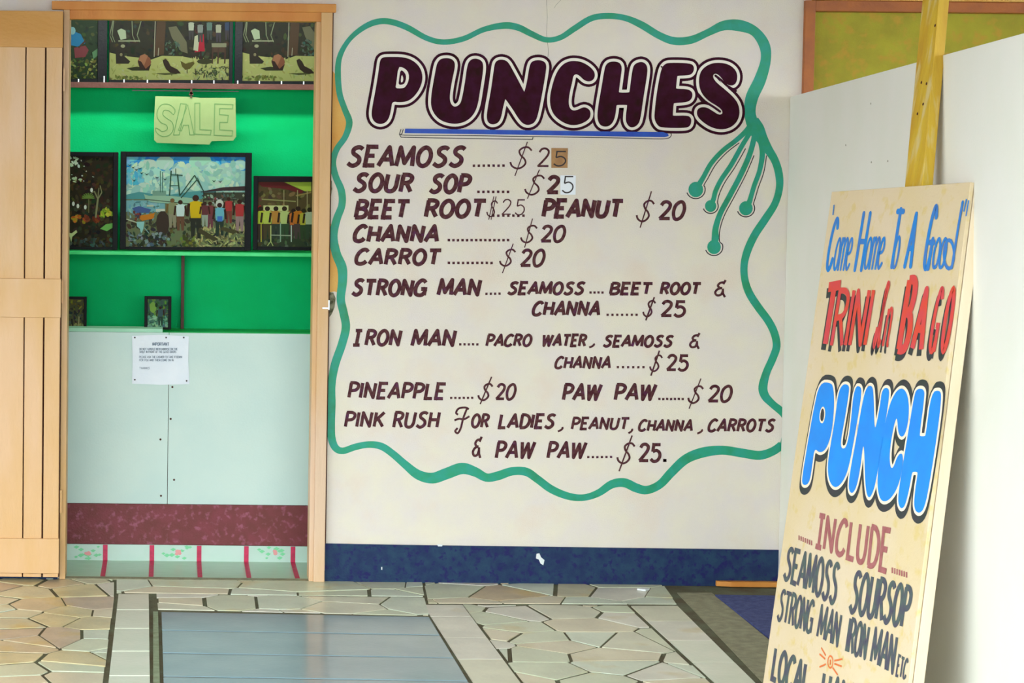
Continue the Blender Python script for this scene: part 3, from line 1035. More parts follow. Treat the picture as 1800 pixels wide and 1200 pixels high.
word(r, WALL, ',', 981, 993, 730, 753, sl=.1, hw=.0036, inset=False)
word(r, WALL, 'PEANUT', 1002, 1108, 733, 755, sl=.2, hw=H3 * .85)
word(r, WALL, ',', 1105, 1115, 733, 756, sl=.1, hw=.0036, inset=False)
word(r, WALL, 'CHANNA', 1120, 1221, 737, 758, sl=.2, hw=H3 * .85)
word(r, WALL, ',', 1226, 1238, 736, 757, sl=.1, hw=.0036, inset=False)
word(r, WALL, 'CARROTS', 1242, 1365, 736, 759, sl=.22, hw=H3 * .9)
word(r, WALL, '&', 828, 849, 766, 803, sl=.1, hw=.0042)
word(r, WALL, 'PAW', 868, 943, 775, 806, sl=.18, hw=H2 * .85)
word(r, WALL, 'PAW', 959, 1033, 776, 806, sl=.18, hw=H2 * .85)
dots(r, WALL, 1034, 1074, 803, 6, r=2)
word(r, WALL, '$', 1082, 1118, 777, 815, sl=.15, hw=.0036)
slash(r, (1111, 765), (1088, 828), .0026)
word(r, WALL, '25', 1120, 1164, 779, 812, sl=.08, hw=.0058)
dots(r, WALL, 1168, 1169, 809, 2, r=2.6)
for r, lb in rows:
    r.build('menu_lettering', M['letter'], wall, fix=False, label=lb)
mb.build('underline_edge', M['dark_ink'], wall, fix=False)

# two corrected figures on taped patches
for (x0, y0, x1, y1, m, lb, t) in ((969, 260, 998, 295, 'tape_brown', 'brown taped patch with a handwritten 5 after the first price', (972, 996, 265, 292)),
                                   (985, 308, 1012, 342, 'tape_white', 'white taped patch with a handwritten 5 after the second price', (987, 1009, 309, 339))):
    e = MB()
    e.prism([WALL.w(x0, y0, .0014), WALL.w(x1, y0 + .4, .0014), WALL.w(x1 - .5, y1, .0014), WALL.w(x0, y1, .0014)], (0, -.0006, 0))
    t_ = e.build('price_patch', M[m], label=lb, cat='price label')
    e = MB()
    word(e, WALL, '5', t[0], t[1], t[2], t[3], sl=.05, hw=.0024, n=.0026)
    e.build('numeral', M['dark_ink'], t_, fix=False)

# ------------------------------------------------------------------ inside the shop
YC, YB = .35, .60
IX0, IX1 = -1.2, 1.35
box('wall_shop', (IX0, YB, -.1), (IX1, YB + .1, 2.5), M['green_wall'], kind='structure')
box('wall_shop_left', (IX0 - .1, T, -.1), (IX0, YB + .1, 2.5), M['inner'], kind='structure')
box('wall_shop_right', (IX1, T, -.1), (IX1 + .1, YB + .1, 2.5), M['inner'], kind='structure')
box('ceiling_shop', (IX0 - .1, T, 2.5), (IX1 + .1, YB + .1, 2.6), M['inner'], kind='structure')

# lamp fitting on the shop ceiling
lf = empty('ceiling_lamp', label='slim tube lamp fixed above the doorway inside the shop', cat='lamp')
box('lamp_housing', (-.5, .135, 2.05), (.7, .2, 2.085), M['paper'], lf, .004)
box('lamp_rod', (-.3, .165, 2.085), (-.29, .175, 2.5), M['metal'], lf)
box('lamp_rod', (.49, .165, 2.085), (.5, .175, 2.5), M['metal'], lf)

# vinyl floor turned up at the counter foot
PC = wallp(YC)
zu = PC.at(330, 957)[1]
vin = empty('vinyl_flooring', kind='structure')
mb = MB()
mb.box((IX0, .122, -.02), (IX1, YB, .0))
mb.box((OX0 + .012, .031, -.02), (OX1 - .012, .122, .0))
mb.build('flat_sheet', M['vinyl_flat'], vin, label='greyish floor sheet with shade put into its colour')
box('upturn', (IX0, YC - .006, .0), (IX1, YC - .001, zu - .001), M['vinyl'], vin)
VP_ = wallp(YC - .006)
for k, x in enumerate((185, 267, 350, 433, 515)):
    X = VP_.at(x, 970)[0]
    hw = .0085
    mb = MB()
    mb.add([(X - hw, YC - .0068, zu - .002), (X + hw, YC - .0068, zu - .002), (X + hw, YC - .0068, .0006), (X - hw, YC - .0068, .0006),
            (X + hw, .034, .0006), (X - hw, .034, .0006)], [(0, 1, 2, 3), (3, 2, 4, 5)])
    mb.build('red_stripe', M['stripe'], vin, fix=False)
mg, mp = MB(), MB()
for cx in (150, 312, 480):
    for k in range(14):
        a = random.uniform(0, 6.28)
        rr = random.uniform(5, 26)
        x, y = cx + rr * math.cos(a) * 1.1, 968 + rr * math.sin(a) * .6
        if y < 958:
            continue
        d = random.uniform(3, 6)
        blob(mg, VP_, pxpoly(VP_, [(x - d, y), (x, y - d * .6), (x + d, y - .5), (x, y + d * .6)]), .0006 + k * 1e-5)
    for k in range(5):
        x, y = cx + 3 + random.uniform(-5, 5), 971 + random.uniform(-3, 3)
        blob(mp, VP_, pxpoly(VP_, [(x + 3.4 * math.cos(t), y + 2.8 * math.sin(t)) for t in [q * .785 for q in range(8)]]), .001 + k * 1e-5)
mg.build('leaf_print', M['vgreen'], vin, fix=False)
mp.build('flower_print', M['vpink'], vin, fix=False)

# low counter front
ct = empty('counter', label='low white panelled counter with maroon foot band inside the doorway', cat='counter')
zc1 = PC.at(330, 585)[1]
zc0 = PC.at(330, 886)[1]
xs = PC.at(296, 700)[0]
box('front_panel', (IX0 + .01, YC, zc0), (xs - .0008, YC + .012, zc1), M['pale'], ct, .001)
box('front_panel', (xs + .0008, YC, zc0), (IX1 - .01, YC + .012, zc1), M['pale'], ct, .001)
box('foot_band', (IX0 + .01, YC - .004, zu), (IX1 - .01, YC + .012, zc0 - .001), M['maroon'], ct, .001)
box('counter_top', (IX0 + .01, YC + .012, zc1 - .02), (IX1 - .01, YB - .002, zc1 - .004), M['green_shelf'], ct, .001)
box('carcass', (IX0 + .02, YC + .013, .01), (IX1 - .02, YC + .03, zc1 - .021), M['brown'], ct)
for x, y in ((303, 680), (300, 736), (282, 772), (306, 843), (283, 871)):
    p = PC.w(x, y)
    mb = MB()
    mb.add([p + Vector((.004 * math.cos(t), -.0015 if k else 0, .004 * math.sin(t))) for k in (0, 1) for t in [q * math.pi / 4 for q in range(8)]],
           [tuple(range(8, 16))] + [(i, (i + 1) % 8, 8 + (i + 1) % 8, 8 + i) for i in range(8)])
    mb.build('nail_head', M['groove'], ct)

# pale plank lying on the counter, left
a0, a1 = PC.at(60, 577)[0], PC.at(286, 577)[0]
box('plank', (a0, YC + .002, zc1 + .0005), (a1, YC + .1, PC.at(200, 577)[1]), M['pale2'], bevel=.001,
    label='pale green plank lying on the counter top at the left', cat='plank')

# notice
nt_ = empty('notice', label='white typed notice pinned on the counter front', cat='notice')
PN = wallp(YC - .0015)
mb = MB()
q = [PN.at(*p) for p in [(232, 590), (282, 588), (332, 591), (331, 633), (333, 675), (282, 676), (232, 674), (233, 632)]]
cols_ = 8
mb.add([PN.p(c, .001 + (.0015 if i % 2 else 0)) for i, c in enumerate(q)] + [PN.p(((q[0][0] + q[4][0]) / 2, (q[0][1] + q[4][1]) / 2), .0008)],
       [(i, (i + 1) % 8, 8) for i in range(8)])
mb.build('sheet', M['paper'], nt_, fix=False)
mb = MB()
PT = wallp(YC - .0045)
word(mb, PT, 'IMPORTANT', 268, 297, 602, 607, sl=0, hw=.0012, inset=False)
mb.build('typed_heading', M['ink'], nt_, fix=False)
mb = MB()
for (t, x0, x1, y) in (('DO NOT HANDLE MERCHANDISE ON THE', 245, 312, 615), ('SHELF IN FRONT OF THE GLASS DOORS', 245, 310, 620),
                       ('PLEASE ASK THE CASHIER TO TAKE IT DOWN', 245, 320, 629), ('FOR YOU AND THEN COME ON IN', 245, 305, 634.5), ('THANKS', 245, 263, 648.5)):
    word(mb, PT, t, x0, x1, y - 3.6, y, sl=0, hw=.0006, inset=False, step=2e-6)
mb.build('typed_text', M['ink'], nt_, fix=False)
for x, y in ((237, 593), (292, 593), (323, 593), (237, 667), (328, 669)):
    p = PN.w(x, y, .002)
    mb = MB()
    mb.add([p + Vector((.0032 * math.cos(t), -.0015 * k, .0032 * math.sin(t))) for k in (0, 1) for t in [q_ * math.pi / 3 for q_ in range(6)]],
           [tuple(range(6, 12))] + [(i, (i + 1) % 6, 6 + (i + 1) % 6, 6 + i) for i in range(6)])
    mb.build('pin', M['dark_ink'], nt_)

# shelves
YS = .385
PS = wallp(YS)
YU = .49
PS = wallp(YU)
su = empty('wall_shelf', label='upper brown-edged shelf with white pegs holding the top row of pictures', cat='shelf')
z1, z0 = PS.at(330, 147.5)[1], PS.at(330, 156)[1]
box('shelf_board', (IX0 + .01, YU + .012, z0 + .003), (IX1 - .01, YB - .001, z1), M['green_shelf'], su)
box('edge_strip', (IX0 + .01, YU, z0), (IX1 - .01, YU + .012, z1 + .003), M['brown'], su, .001)
for x in (138, 183, 218, 259, 298, 337, 376, 418, 456, 495, 534):
    X = PS.at(x, 142)[0]
    h = .026 if x == 183 else .014
    box('peg', (X - .002, YU + .001, z1 + .003), (X + .002, YU + .005, z1 + h), M['paper'], su)
z0u = z0
PS = wallp(YS)
sl_ = empty('wall_shelf', label='middle green shelf on a brown batten holding the second row of pictures', cat='shelf')
zm = PS.at(330, 443.5)[1]
box('shelf_board', (IX0 + .01, YS, zm - .012), (IX1 - .01, YB - .001, zm), M['green_shelf'], sl_, .001)
bx = wallp(YB - .03).at(321, 515)[0]
box('batten', (bx - .006, YB - .04, zc1 - .003), (bx + .006, YB - .002, zm - .0125), M['brown'], sl_, .001)
z1u = z1

# ---- pictures
def art_mesh():
    return MB()


class Art:
    def __init__(s, pl, x0, y0, x1, y1):
        s.pl, s.b, s.mb, s.k = pl, (x0, y0, x1, y1), MB(), 0
        s.tone = 0.22 if y0 < 0 else .62     # upper row's colours darkened as shade, offsetting the lamp close above

    def poly(s, pts, c, j=0):
        x0, y0, x1, y1 = s.b
        pts = [(min(max(x, x0), x1), min(max(y, y0), y1)) for x, y in pts]
        q = pxpoly(s.pl, pts)
        if abs(area(q)) < 1e-7:
            return
        c = tuple(min(255, max(0, v + random.uniform(-j, j))) for v in c)
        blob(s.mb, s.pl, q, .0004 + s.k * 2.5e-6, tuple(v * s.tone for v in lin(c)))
        s.k += 1

    def rect(s, x0, y0, x1, y1, c):
        s.poly([(x0, y0), (x1, y0), (x1, y1), (x0, y1)], c)

    def ell(s, cx, cy, rx, ry, c, j=0, n=10):
        s.poly([(cx + rx * math.cos(t), cy + ry * math.sin(t)) for t in [k * 2 * math.pi / n for k in range(n)]], c, j)

    def line(s, x0, y0, x1, y1, w, c):
        d = math.hypot(x1 - x0, y1 - y0) or 1
        nx, ny = -(y1 - y0) / d * w / 2, (x1 - x0) / d * w / 2
        s.poly([(x0 + nx, y0 + ny), (x1 + nx, y1 + ny), (x1 - nx, y1 - ny), (x0 - nx, y0 - ny)], c)

    def dabs(s, x0, y0, x1, y1, pal, n, r=2.5, j=12, asp=1.0):
        for _ in range(n):
            cx, cy = random.uniform(x0, x1), random.uniform(y0, y1)
            a = random.uniform(0, 3.14)
            rx, ry = r * random.uniform(.5, 1.4), r * random.uniform(.3, .8) * asp
            ca, sa = math.cos(a), math.sin(a)
            s.poly([(cx + u * rx * ca - v * ry * sa, cy + u * rx * sa + v * ry * ca) for u, v in ((1, 0), (.4, 1), (-.6, .8), (-1, 0), (-.3, -1), (.6, -.8))],
                   random.choice(pal), j)

    def person(s, x, y, h, shirt, trousers, skin=(60, 36, 24)):
        """standing figure, feet at y"""
        w = h * .13
        s.poly([(x - w, y - h * .5), (x - w * .8, y), (x - w * .2, y), (x, y - h * .4), (x + w * .3, y), (x + w * .9, y), (x + w, y - h * .5)], trousers, 8)
        s.poly([(x - w * 1.1, y - h * .82), (x - w * .9, y - h * .46), (x + w * .9, y - h * .46), (x + w * 1.2, y - h * .82), (x, y - h * .87)], shirt, 8)
        s.line(x - w * 1.2, y - h * .8, x - w * 1.5, y - h * .5, w * .5, skin)
        s.line(x + w * 1.2, y - h * .8, x + w * 1.5, y - h * .5, w * .5, skin)
        s.ell(x, y - h * .92, w * .6, h * .075, skin, 6)


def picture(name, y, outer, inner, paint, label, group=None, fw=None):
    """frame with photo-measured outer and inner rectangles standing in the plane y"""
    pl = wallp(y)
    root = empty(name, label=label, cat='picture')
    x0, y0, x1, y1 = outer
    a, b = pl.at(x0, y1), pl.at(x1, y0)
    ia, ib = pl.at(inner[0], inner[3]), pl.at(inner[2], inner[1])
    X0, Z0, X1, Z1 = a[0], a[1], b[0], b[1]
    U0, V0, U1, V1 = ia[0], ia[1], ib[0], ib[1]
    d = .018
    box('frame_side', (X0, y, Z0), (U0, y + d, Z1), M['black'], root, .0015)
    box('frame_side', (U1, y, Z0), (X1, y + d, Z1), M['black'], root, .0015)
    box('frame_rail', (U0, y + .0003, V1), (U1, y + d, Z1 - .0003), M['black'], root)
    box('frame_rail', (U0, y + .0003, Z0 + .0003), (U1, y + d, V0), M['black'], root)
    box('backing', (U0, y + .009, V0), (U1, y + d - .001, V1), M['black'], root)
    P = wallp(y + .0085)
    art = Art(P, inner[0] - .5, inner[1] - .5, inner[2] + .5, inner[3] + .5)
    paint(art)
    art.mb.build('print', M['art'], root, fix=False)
    return root


DK = [(40, 44, 22), (56, 50, 28), (30, 34, 22), (70, 62, 34), (48, 36, 20)]
SAND = [(190, 190, 110), (206, 206, 132), (172, 174, 92), (196, 200, 140)]


def yard(dx, dy=0):
    def f(A):
        x0, y0, x1, y1 = A.b
        A.rect(x0, y0, x1, y1, (48, 46, 26))
        A.dabs(x0, y0, x1, y1 - 40, DK + [(66, 84, 52)], 260, 5)
        A.poly([(dx + 187, 92), (dx + 215, 98), (dx + 250, 102), (dx + 262, 106), (dx + 285, 98), (dx + 320, 99), (dx + 345, 104), (dx + 412, 104), (dx + 412, 150), (dx + 187, 150)], (194, 196, 116))
        A.dabs(dx + 187, 102, dx + 410, 140, SAND, 130, 5, 8, .5)
        for x, a in ((200, 0), (196, 3), (236, -4), (244, 5)):           # pale branches
            A.line(dx + x + a, 34, dx + x - 3, 62, 1.6, (150, 160, 120))
            A.line(dx + x - 3, 62, dx + x + 2, 74, 1.4, (140, 150, 110))
        A.line(dx + 208, 72, dx + 246, 72, 2.2, (176, 180, 140))
        A.poly([(dx + 276, 34), (dx + 292, 34), (dx + 288, 96), (dx + 272, 98)], (92, 66, 40))
        A.line(dx + 273, 34, dx + 271, 100, 1.6, (176, 168, 140))
        A.line(dx + 279, 84, dx + 278, 98, 1.4, (176, 168, 140))
        A.poly([(dx + 296, 48), (dx + 310, 46), (dx + 328, 74), (dx + 330, 94), (dx + 318, 90), (dx + 302, 66)], (120, 116, 84))
        A.dabs(dx + 292, 70, dx + 318, 98, [(70, 96, 80), (96, 110, 90), (60, 66, 40)], 30, 3)
        A.poly([(dx + 206, 54), (dx + 213, 50), (dx + 221, 54), (dx + 222, 68), (dx + 212, 70)], (196, 212, 170))       # white shirt
        A.ell(dx + 214, 47, 3, 3.5, (40, 34, 26))
        A.poly([(dx + 203, 84), (dx + 212, 76), (dx + 220, 80), (dx + 218, 98), (dx + 229, 108), (dx + 226, 112), (dx + 204, 112)], (52, 44, 30))
        A.ell(dx + 216, 81, 4, 3, (170, 170, 130))
        A.ell(dx + 213, 96, 2.5, 3, (150, 140, 100))
        A.poly([(dx + 222, 120), (dx + 240, 117), (dx + 262, 120), (dx + 262, 124), (dx + 232, 124)], (56, 58, 26))
        A.ell(dx + 254, 109, 12, 12, (150, 90, 58))
        A.poly([(dx + 246, 98), (dx + 254, 95), (dx + 260, 98), (dx + 252, 118), (dx + 244, 112)], (182, 122, 84))
        A.poly([(dx + 242, 106), (dx + 248, 108), (dx + 256, 121), (dx + 266, 112), (dx + 262, 123), (dx + 246, 122)], (60, 36, 24))
        # hens
        A.poly([(dx + 286, 106), (dx + 291, 103), (dx + 296, 108), (dx + 300, 116), (dx + 312, 122), (dx + 318, 129), (dx + 302, 130), (dx + 292, 122), (dx + 288, 114)], (58, 42, 24))
        A.line(dx + 302, 128, dx + 302, 133, 1.2, (60, 50, 30))
        A.poly([(dx + 317, 107), (dx + 321, 109), (dx + 326, 112), (dx + 340, 108), (dx + 342, 112), (dx + 334, 121), (dx + 326, 123), (dx + 320, 117)], (104, 92, 34))
        A.line(dx + 329, 122, dx + 329, 129, 1.4, (70, 56, 30))
        A.poly([(dx + 272, 129), (dx + 300, 128), (dx + 312, 130), (dx + 290, 132)], (90, 92, 46))
        # woman in red and white, bench
        A.poly([(dx + 350, 62), (dx + 358, 60), (dx + 360, 90), (dx + 342, 92)], (190, 30, 52))
        A.poly([(dx + 342, 64), (dx + 351, 60), (dx + 348, 90), (dx + 340, 88)], (206, 206, 170))
        A.ell(dx + 349, 52, 7, 8, (96, 40, 30))
        A.line(dx + 353, 90, dx + 353, 104, 3, (60, 30, 26))
        for k, c in enumerate(((196, 204, 170), (150, 160, 140), (110, 130, 120), (184, 190, 160), (60, 80, 110))):
            A.person(dx + 336 + k * 16, 70 + (k % 2) * 4, 36, c, (70, 66, 70), (40, 30, 24))
        A.rect(dx + 372, 76, dx + 398, 83, (150, 150, 116))
        A.rect(dx + 374, 83, dx + 396, 92, (90, 66, 46))
        for x in (374, 384, 396):
            A.line(dx + x, 84, dx + x - 1, 112, 2.6, (84, 56, 40))
        A.ell(dx + 360, 108, 14, 5, (66, 66, 34))
        A.dabs(dx + 340, 116, dx + 412, 140, [(90, 100, 60), (70, 76, 44), (170, 174, 116)], 90, 4, 10, .5)
        A.dabs(dx + 187, 134, dx + 250, 141, [(110, 116, 50), (140, 146, 70)], 40, 3)
    return f


def sitter(A):
    x0, y0, x1, y1 = A.b
    A.rect(x0, y0, x1, y1, (48, 70, 40))
    A.dabs(x0, y0, x1, y1, [(44, 66, 36), (60, 86, 50), (36, 52, 30), (80, 92, 46)], 260, 4)
    A.dabs(x0, 104, 172, y1, [(130, 130, 60), (96, 110, 50), (160, 170, 90), (60, 66, 30)], 150, 3.4)
    A.poly([(118, 62), (128, 54), (142, 60), (150, 76), (136, 82), (118, 78)], (40, 140, 190))
    A.ell(127, 54, 6, 7, (150, 200, 200))
    A.poly([(130, 84), (150, 80), (156, 88), (150, 100), (132, 102)], (150, 70, 74))
    A.line(150, 72, 138, 84, 3, (90, 60, 40))
    A.poly([(162, 92), (176, 84), (174, 96), (164, 104)], (110, 160, 110))
    A.dabs(108, 112, 124, 140, [(120, 180, 150), (180, 200, 150)], 20, 3)


def grove(A):
    x0, y0, x1, y1 = A.b
    A.rect(x0, y0, x1, y1, (44, 36, 20))
    A.dabs(x0, y0, x1, y1, [(56, 42, 22), (36, 34, 18), (64, 52, 24), (30, 26, 18), (70, 50, 30)], 320, 5)
    A.dabs(x0, 350, x1, y1, [(50, 56, 34), (40, 50, 34), (66, 66, 40)], 110, 5)
    A.dabs(110, 276, 140, 292, [(200, 220, 190), (170, 200, 160)], 26, 3.4)
    A.dabs(116, 312, 142, 320, [(190, 210, 160), (150, 170, 110)], 14, 3)
    A.dabs(126, 278, 180, 320, [(190, 200, 180)], 10, 1.8)
    for a in ((168, 384, 172, 350, 3.2), (172, 350, 166, 336, 2), (166, 336, 160, 340, 1.2), (172, 350, 179, 338, 2), (179, 338, 176, 326, 1.5), (172, 348, 174, 330, 1.4)):
        A.line(*a, (140, 140, 96))
    for k in range(9):
        t = math.pi * (k / 8)
        A.line(155, 348, 155 + 11 * math.cos(t), 348 - 9 * math.sin(t), 2, (110, 140, 60))
    A.line(156, 350, 156, 374, 1.8, (110, 110, 70))
    for x, y in ((129, 358), (137, 362), (150, 364), (161, 334)):
        A.ell(x, y, 2.4, 4, (226, 232, 214))
    A.dabs(178, 366, 196, 382, [(150, 180, 40), (120, 160, 40), (190, 190, 60)], 24, 3.4)
    A.dabs(128, 380, 150, 391, [(220, 130, 40), (190, 90, 30), (160, 140, 40)], 16, 4)
    A.dabs(150, 378, 176, 388, [(110, 44, 26), (130, 60, 30)], 16, 4)
    A.poly([(176, 402), (186, 394), (198, 392), (198, 400), (188, 406)], (120, 190, 90))
    A.poly([(118, 408), (126, 410), (134, 404), (136, 408), (127, 416), (125, 426), (123, 416), (118, 416)], (206, 216, 150))
    A.dabs(120, 420, 200, 433, [(70, 90, 84), (50, 66, 60)], 26, 4)


def harbour(A):
    x0, y0, x1, y1 = A.b
    A.rect(x0, y0, x1, y1, (150, 200, 190))
    A.rect(x0, y0, x1, 300, (60, 150, 214))
    A.dabs(x0, y0, x1, 296, [(40, 140, 216), (90, 180, 220), (120, 200, 220)], 60, 8)
    for cx, cy, r in ((262, 292, 16), (290, 286, 16), (244, 300, 12), (318, 298, 14), (352, 284, 20), (372, 296, 16), (400, 300, 18), (422, 290, 12), (340, 306, 16), (270, 310, 20), (386, 312, 22)):
        A.ell(cx, cy, r, r * .8, (176, 214, 196), 12, 12)
    A.dabs(x0, 288, x1, 340, [(160, 206, 190), (186, 220, 200), (140, 190, 180), (196, 224, 196)], 170, 7, 8)
    A.dabs(222, 296, 250, 322, [(90, 180, 210), (110, 190, 214)], 20, 6)
    A.poly([(222, 342), (245, 337), (270, 341), (300, 342), (340, 336), (380, 334), (380, 352), (222, 352)], (80, 150, 150))
    A.rect(x0, 350, x1, y1, (112, 120, 84))
    A.rect(x0, 352, 290, 372, (120, 176, 180))
    A.dabs(222, 352, 280, 388, [(110, 170, 180), (140, 190, 190), (90, 130, 130)], 60, 5, 8, .5)
    A.dabs(x0, 386, x1, y1, [(70, 68, 44), (96, 94, 60), (60, 60, 46), (110, 112, 76), (50, 56, 46)], 260, 5)
    A.dabs(340, 396, x1, y1, [(170, 166, 104), (188, 184, 120), (140, 136, 84)], 110, 5, 10, .5)
    # trawler
    A.poly([(253, 341), (262, 344), (300, 344), (336, 348), (352, 352), (348, 362), (300, 358), (266, 355), (256, 350)], (150, 190, 160))
    A.line(254, 350, 350, 360, 1.4, (70, 80, 60))
    A.rect(268, 335, 292, 344, (120, 160, 140))
    for x, yt in ((282, 300), (286, 302)):
        A.line(x, yt, x, 338, 1.3, (70, 110, 96))
    for a in ((301, 300, 298, 344, 2.2), (312, 306, 316, 344, 2.4), (299, 307, 321, 308, 1.8), (309, 296, 309, 308, 1.3), (298, 326, 314, 326, 1.2),
              (316, 344, 342, 308, 1.8), (318, 348, 346, 316, 1.8), (342, 308, 358, 336, 2), (347, 312, 356, 332, 1.4)):
        A.line(*a, (52, 84, 66))
    for x, y in ((228, 290), (234, 294), (240, 298), (249, 304), (258, 306), (246, 296), (236, 317), (276, 312), (376, 318), (387, 319), (290, 315)):
        A.poly([(x - 4, y - 2), (x, y), (x + 4, y - 2), (x, y + 2)], (44, 60, 56))
    # boats
    A.poly([(232, 366), (244, 362), (266, 368), (262, 374), (240, 374)], (72, 96, 150))
    A.poly([(240, 380), (272, 374), (270, 384), (250, 388)], (204, 126, 34))
    A.rect(274, 367, 290, 372, (206, 212, 190))
    A.rect(258, 360, 270, 363, (190, 200, 170))
    A.line(222, 385, 244, 392, 2, (190, 196, 160))
    A.dabs(234, 370, 246, 386, [(130, 60, 50), (90, 60, 40), (60, 60, 80)], 12, 3.5)
    A.poly([(240, 390), (254, 389), (252, 402), (248, 412), (246, 402), (241, 398)], (150, 206, 200))
    A.line(254, 400, 262, 410, 1.3, (150, 190, 180))
    # shed
    A.poly([(352, 337), (392, 329), (431, 327), (431, 335), (392, 335), (354, 338)], (64, 48, 50))
    A.rect(358, 338, 431, 352, (64, 66, 50))
    for x in (358, 378, 392, 411):
        A.line(x, 337, x, 360, 1.5, (40, 40, 34))
    A.dabs(356, 342, 430, 362, [(120, 76, 60), (60, 50, 40), (150, 170, 150), (90, 110, 90)], 60, 3.2)
    # people
    A.ell(286, 392, 12, 22, (66, 54, 40), 4)
    A.person(303, 400, 52, (140, 140, 96), (150, 150, 110), (120, 96, 50))
    A.person(317, 405, 54, (196, 220, 214), (104, 76, 50))
    A.person(344, 418, 76, (208, 180, 20), (50, 50, 40))
    A.person(369, 400, 46, (120, 60, 60), (110, 70, 70))
    A.person(360, 398, 44, (110, 50, 50), (150, 170, 150))
    A.person(402, 392, 46, (170, 60, 50), (130, 60, 50))
    A.person(421, 406, 56, (180, 50, 60), (150, 130, 120))
    A.ell(386, 358, 7, 8, (200, 206, 190))
    A.person(386, 414, 58, (110, 180, 200), (50, 60, 50))
    A.rect(382, 380, 391, 389, (70, 120, 200))
    A.poly([(350, 400), (384, 420), (376, 424), (348, 408)], (76, 70, 44))
    A.poly([(390, 398), (420, 406), (410, 411), (388, 404)], (80, 74, 46))
    A.dabs(222, 410, 300, 433, [(90, 110, 110), (60, 60, 50), (130, 150, 150), (50, 50, 40)], 70, 4)
    A.dabs(318, 414, 344, 433, [(120, 130, 50), (80, 80, 40)], 26, 4)


def market(A):
    x0, y0, x1, y1 = A.b
    A.rect(x0, y0, x1, y1, (86, 72, 40))
    A.dabs(x0, 322, x1, 372, [(96, 78, 44), (120, 104, 60), (70, 60, 36)], 90, 5)
    A.poly([(500, 320), (547, 320), (547, 336), (536, 336)], (176, 196, 70))
    A.poly([(453, 320), (498, 320), (534, 336), (530, 340), (500, 332), (460, 328)], (104, 36, 34))
    A.line(460, 350, 520, 354, 2, (150, 150, 90))
    A.line(520, 344, 547, 338, 2.4, (150, 130, 70))
    A.rect(463, 361, 507, 371, (206, 210, 140))
    for x in (499, 523, 540):
        A.line(x, 334, x, 372, 1.3, (170, 160, 110))
    A.dabs(x0, 372, x1, 392, [(150, 160, 60), (120, 90, 40), (170, 110, 40), (190, 196, 100)], 70, 4)
    A.rect(453, 390, x1, y1, (56, 66, 44))
    A.dabs(x0, 392, x1, y1, [(50, 66, 46), (76, 74, 50), (96, 110, 84), (44, 50, 40)], 120, 4.5)
    A.ell(457, 366, 4, 5, (200, 30, 40))
    for x, c, t in ((458, (180, 196, 60), (70, 56, 36)), (470, (196, 206, 90), (72, 64, 44)), (485, (190, 130, 60), (60, 70, 50)), (500, (186, 206, 120), (60, 80, 50)),
                    (516, (200, 120, 40), (84, 66, 60)), (524, (196, 116, 30), (80, 60, 60)), (534, (190, 180, 50), (60, 66, 46)), (544, (170, 196, 150), (60, 66, 50))):
        A.person(x, 420, 54 + (x % 3) * 2, c, t, (50, 34, 20))
    for x, yt, c in ((459, 392, (190, 180, 60)), (476, 396, (200, 210, 130)), (493, 392, (150, 180, 150)), (512, 396, (190, 210, 190))):
        A.line(x, yt, x, 425, 1.8, c)
    A.line(476, 413, 512, 414, 1.6, (170, 180, 150))
    A.line(476, 424, 470, 432, 1.4, (190, 200, 120))
    A.line(476, 424, 480, 432, 1.4, (190, 200, 120))


def small_a(A):
    x0, y0, x1, y1 = A.b
    A.rect(x0, y0, x1, y1, (90, 90, 56))
    A.dabs(x0, y0, x1, 548, [(110, 106, 40), (150, 146, 50), (70, 66, 40)], 50, 3.4)
    A.dabs(x0, 546, x1, y1, [(70, 84, 70), (100, 110, 80), (60, 50, 50), (50, 54, 46)], 60, 3.4)
    A.dabs(122, 570, 147, 577, [(150, 160, 90)], 16, 3)
    A.line(139, 556, 138, 576, 2, (170, 160, 110))
    A.line(126, 560, 128, 576, 3, (50, 44, 40))


def small_b(A):
    x0, y0, x1, y1 = A.b
    A.rect(x0, y0, x1, y1, (70, 110, 84))
    A.dabs(x0, y0, x1, 556, [(60, 110, 60), (110, 160, 60), (70, 90, 90), (50, 70, 66)], 60, 3.4)
    A.dabs(x0, 556, x1, y1, [(110, 170, 140), (80, 130, 120), (150, 200, 160)], 60, 3.4)
    A.ell(269, 540, 6, 10, (140, 186, 80), 4)
    A.ell(275, 536, 2.5, 4, (30, 60, 30))
    A.person(282, 572, 34, (60, 90, 100), (46, 66, 60))
    A.line(262, 568, 284, 562, 1.4, (50, 90, 80))
    A.line(262, 562, 276, 558, 1.4, (170, 210, 170))


YP = .45
YT = .53
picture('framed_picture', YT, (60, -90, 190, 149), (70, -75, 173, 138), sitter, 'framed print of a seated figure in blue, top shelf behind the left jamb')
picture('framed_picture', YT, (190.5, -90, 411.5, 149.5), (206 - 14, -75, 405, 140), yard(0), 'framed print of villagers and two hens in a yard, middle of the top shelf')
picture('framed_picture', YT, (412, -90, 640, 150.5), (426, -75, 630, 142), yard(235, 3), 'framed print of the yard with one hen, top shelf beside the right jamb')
picture('framed_picture', YP, (70, 267.5, 208, 438), (80, 275, 199, 433.5), grove, 'framed print of a dark grove with bare tree, left on the middle shelf')
picture('framed_picture', YP, (210.5, 268.5, 443, 438.5), (221, 276, 431.5, 433.5), harbour, 'large framed print of a harbour with a trawler and villagers under blue sky')
picture('framed_picture', YP, (444.5, 311, 640, 439.5), (452.5, 320, 630, 433.5), market, 'framed print of a crowded market, right on the middle shelf')
YQ = .43
picture('small_framed_picture', YQ, (84, 521.5, 152.5, 578), (90, 526, 147.5, 574), small_a, 'small framed print on the counter half hidden by the left jamb')
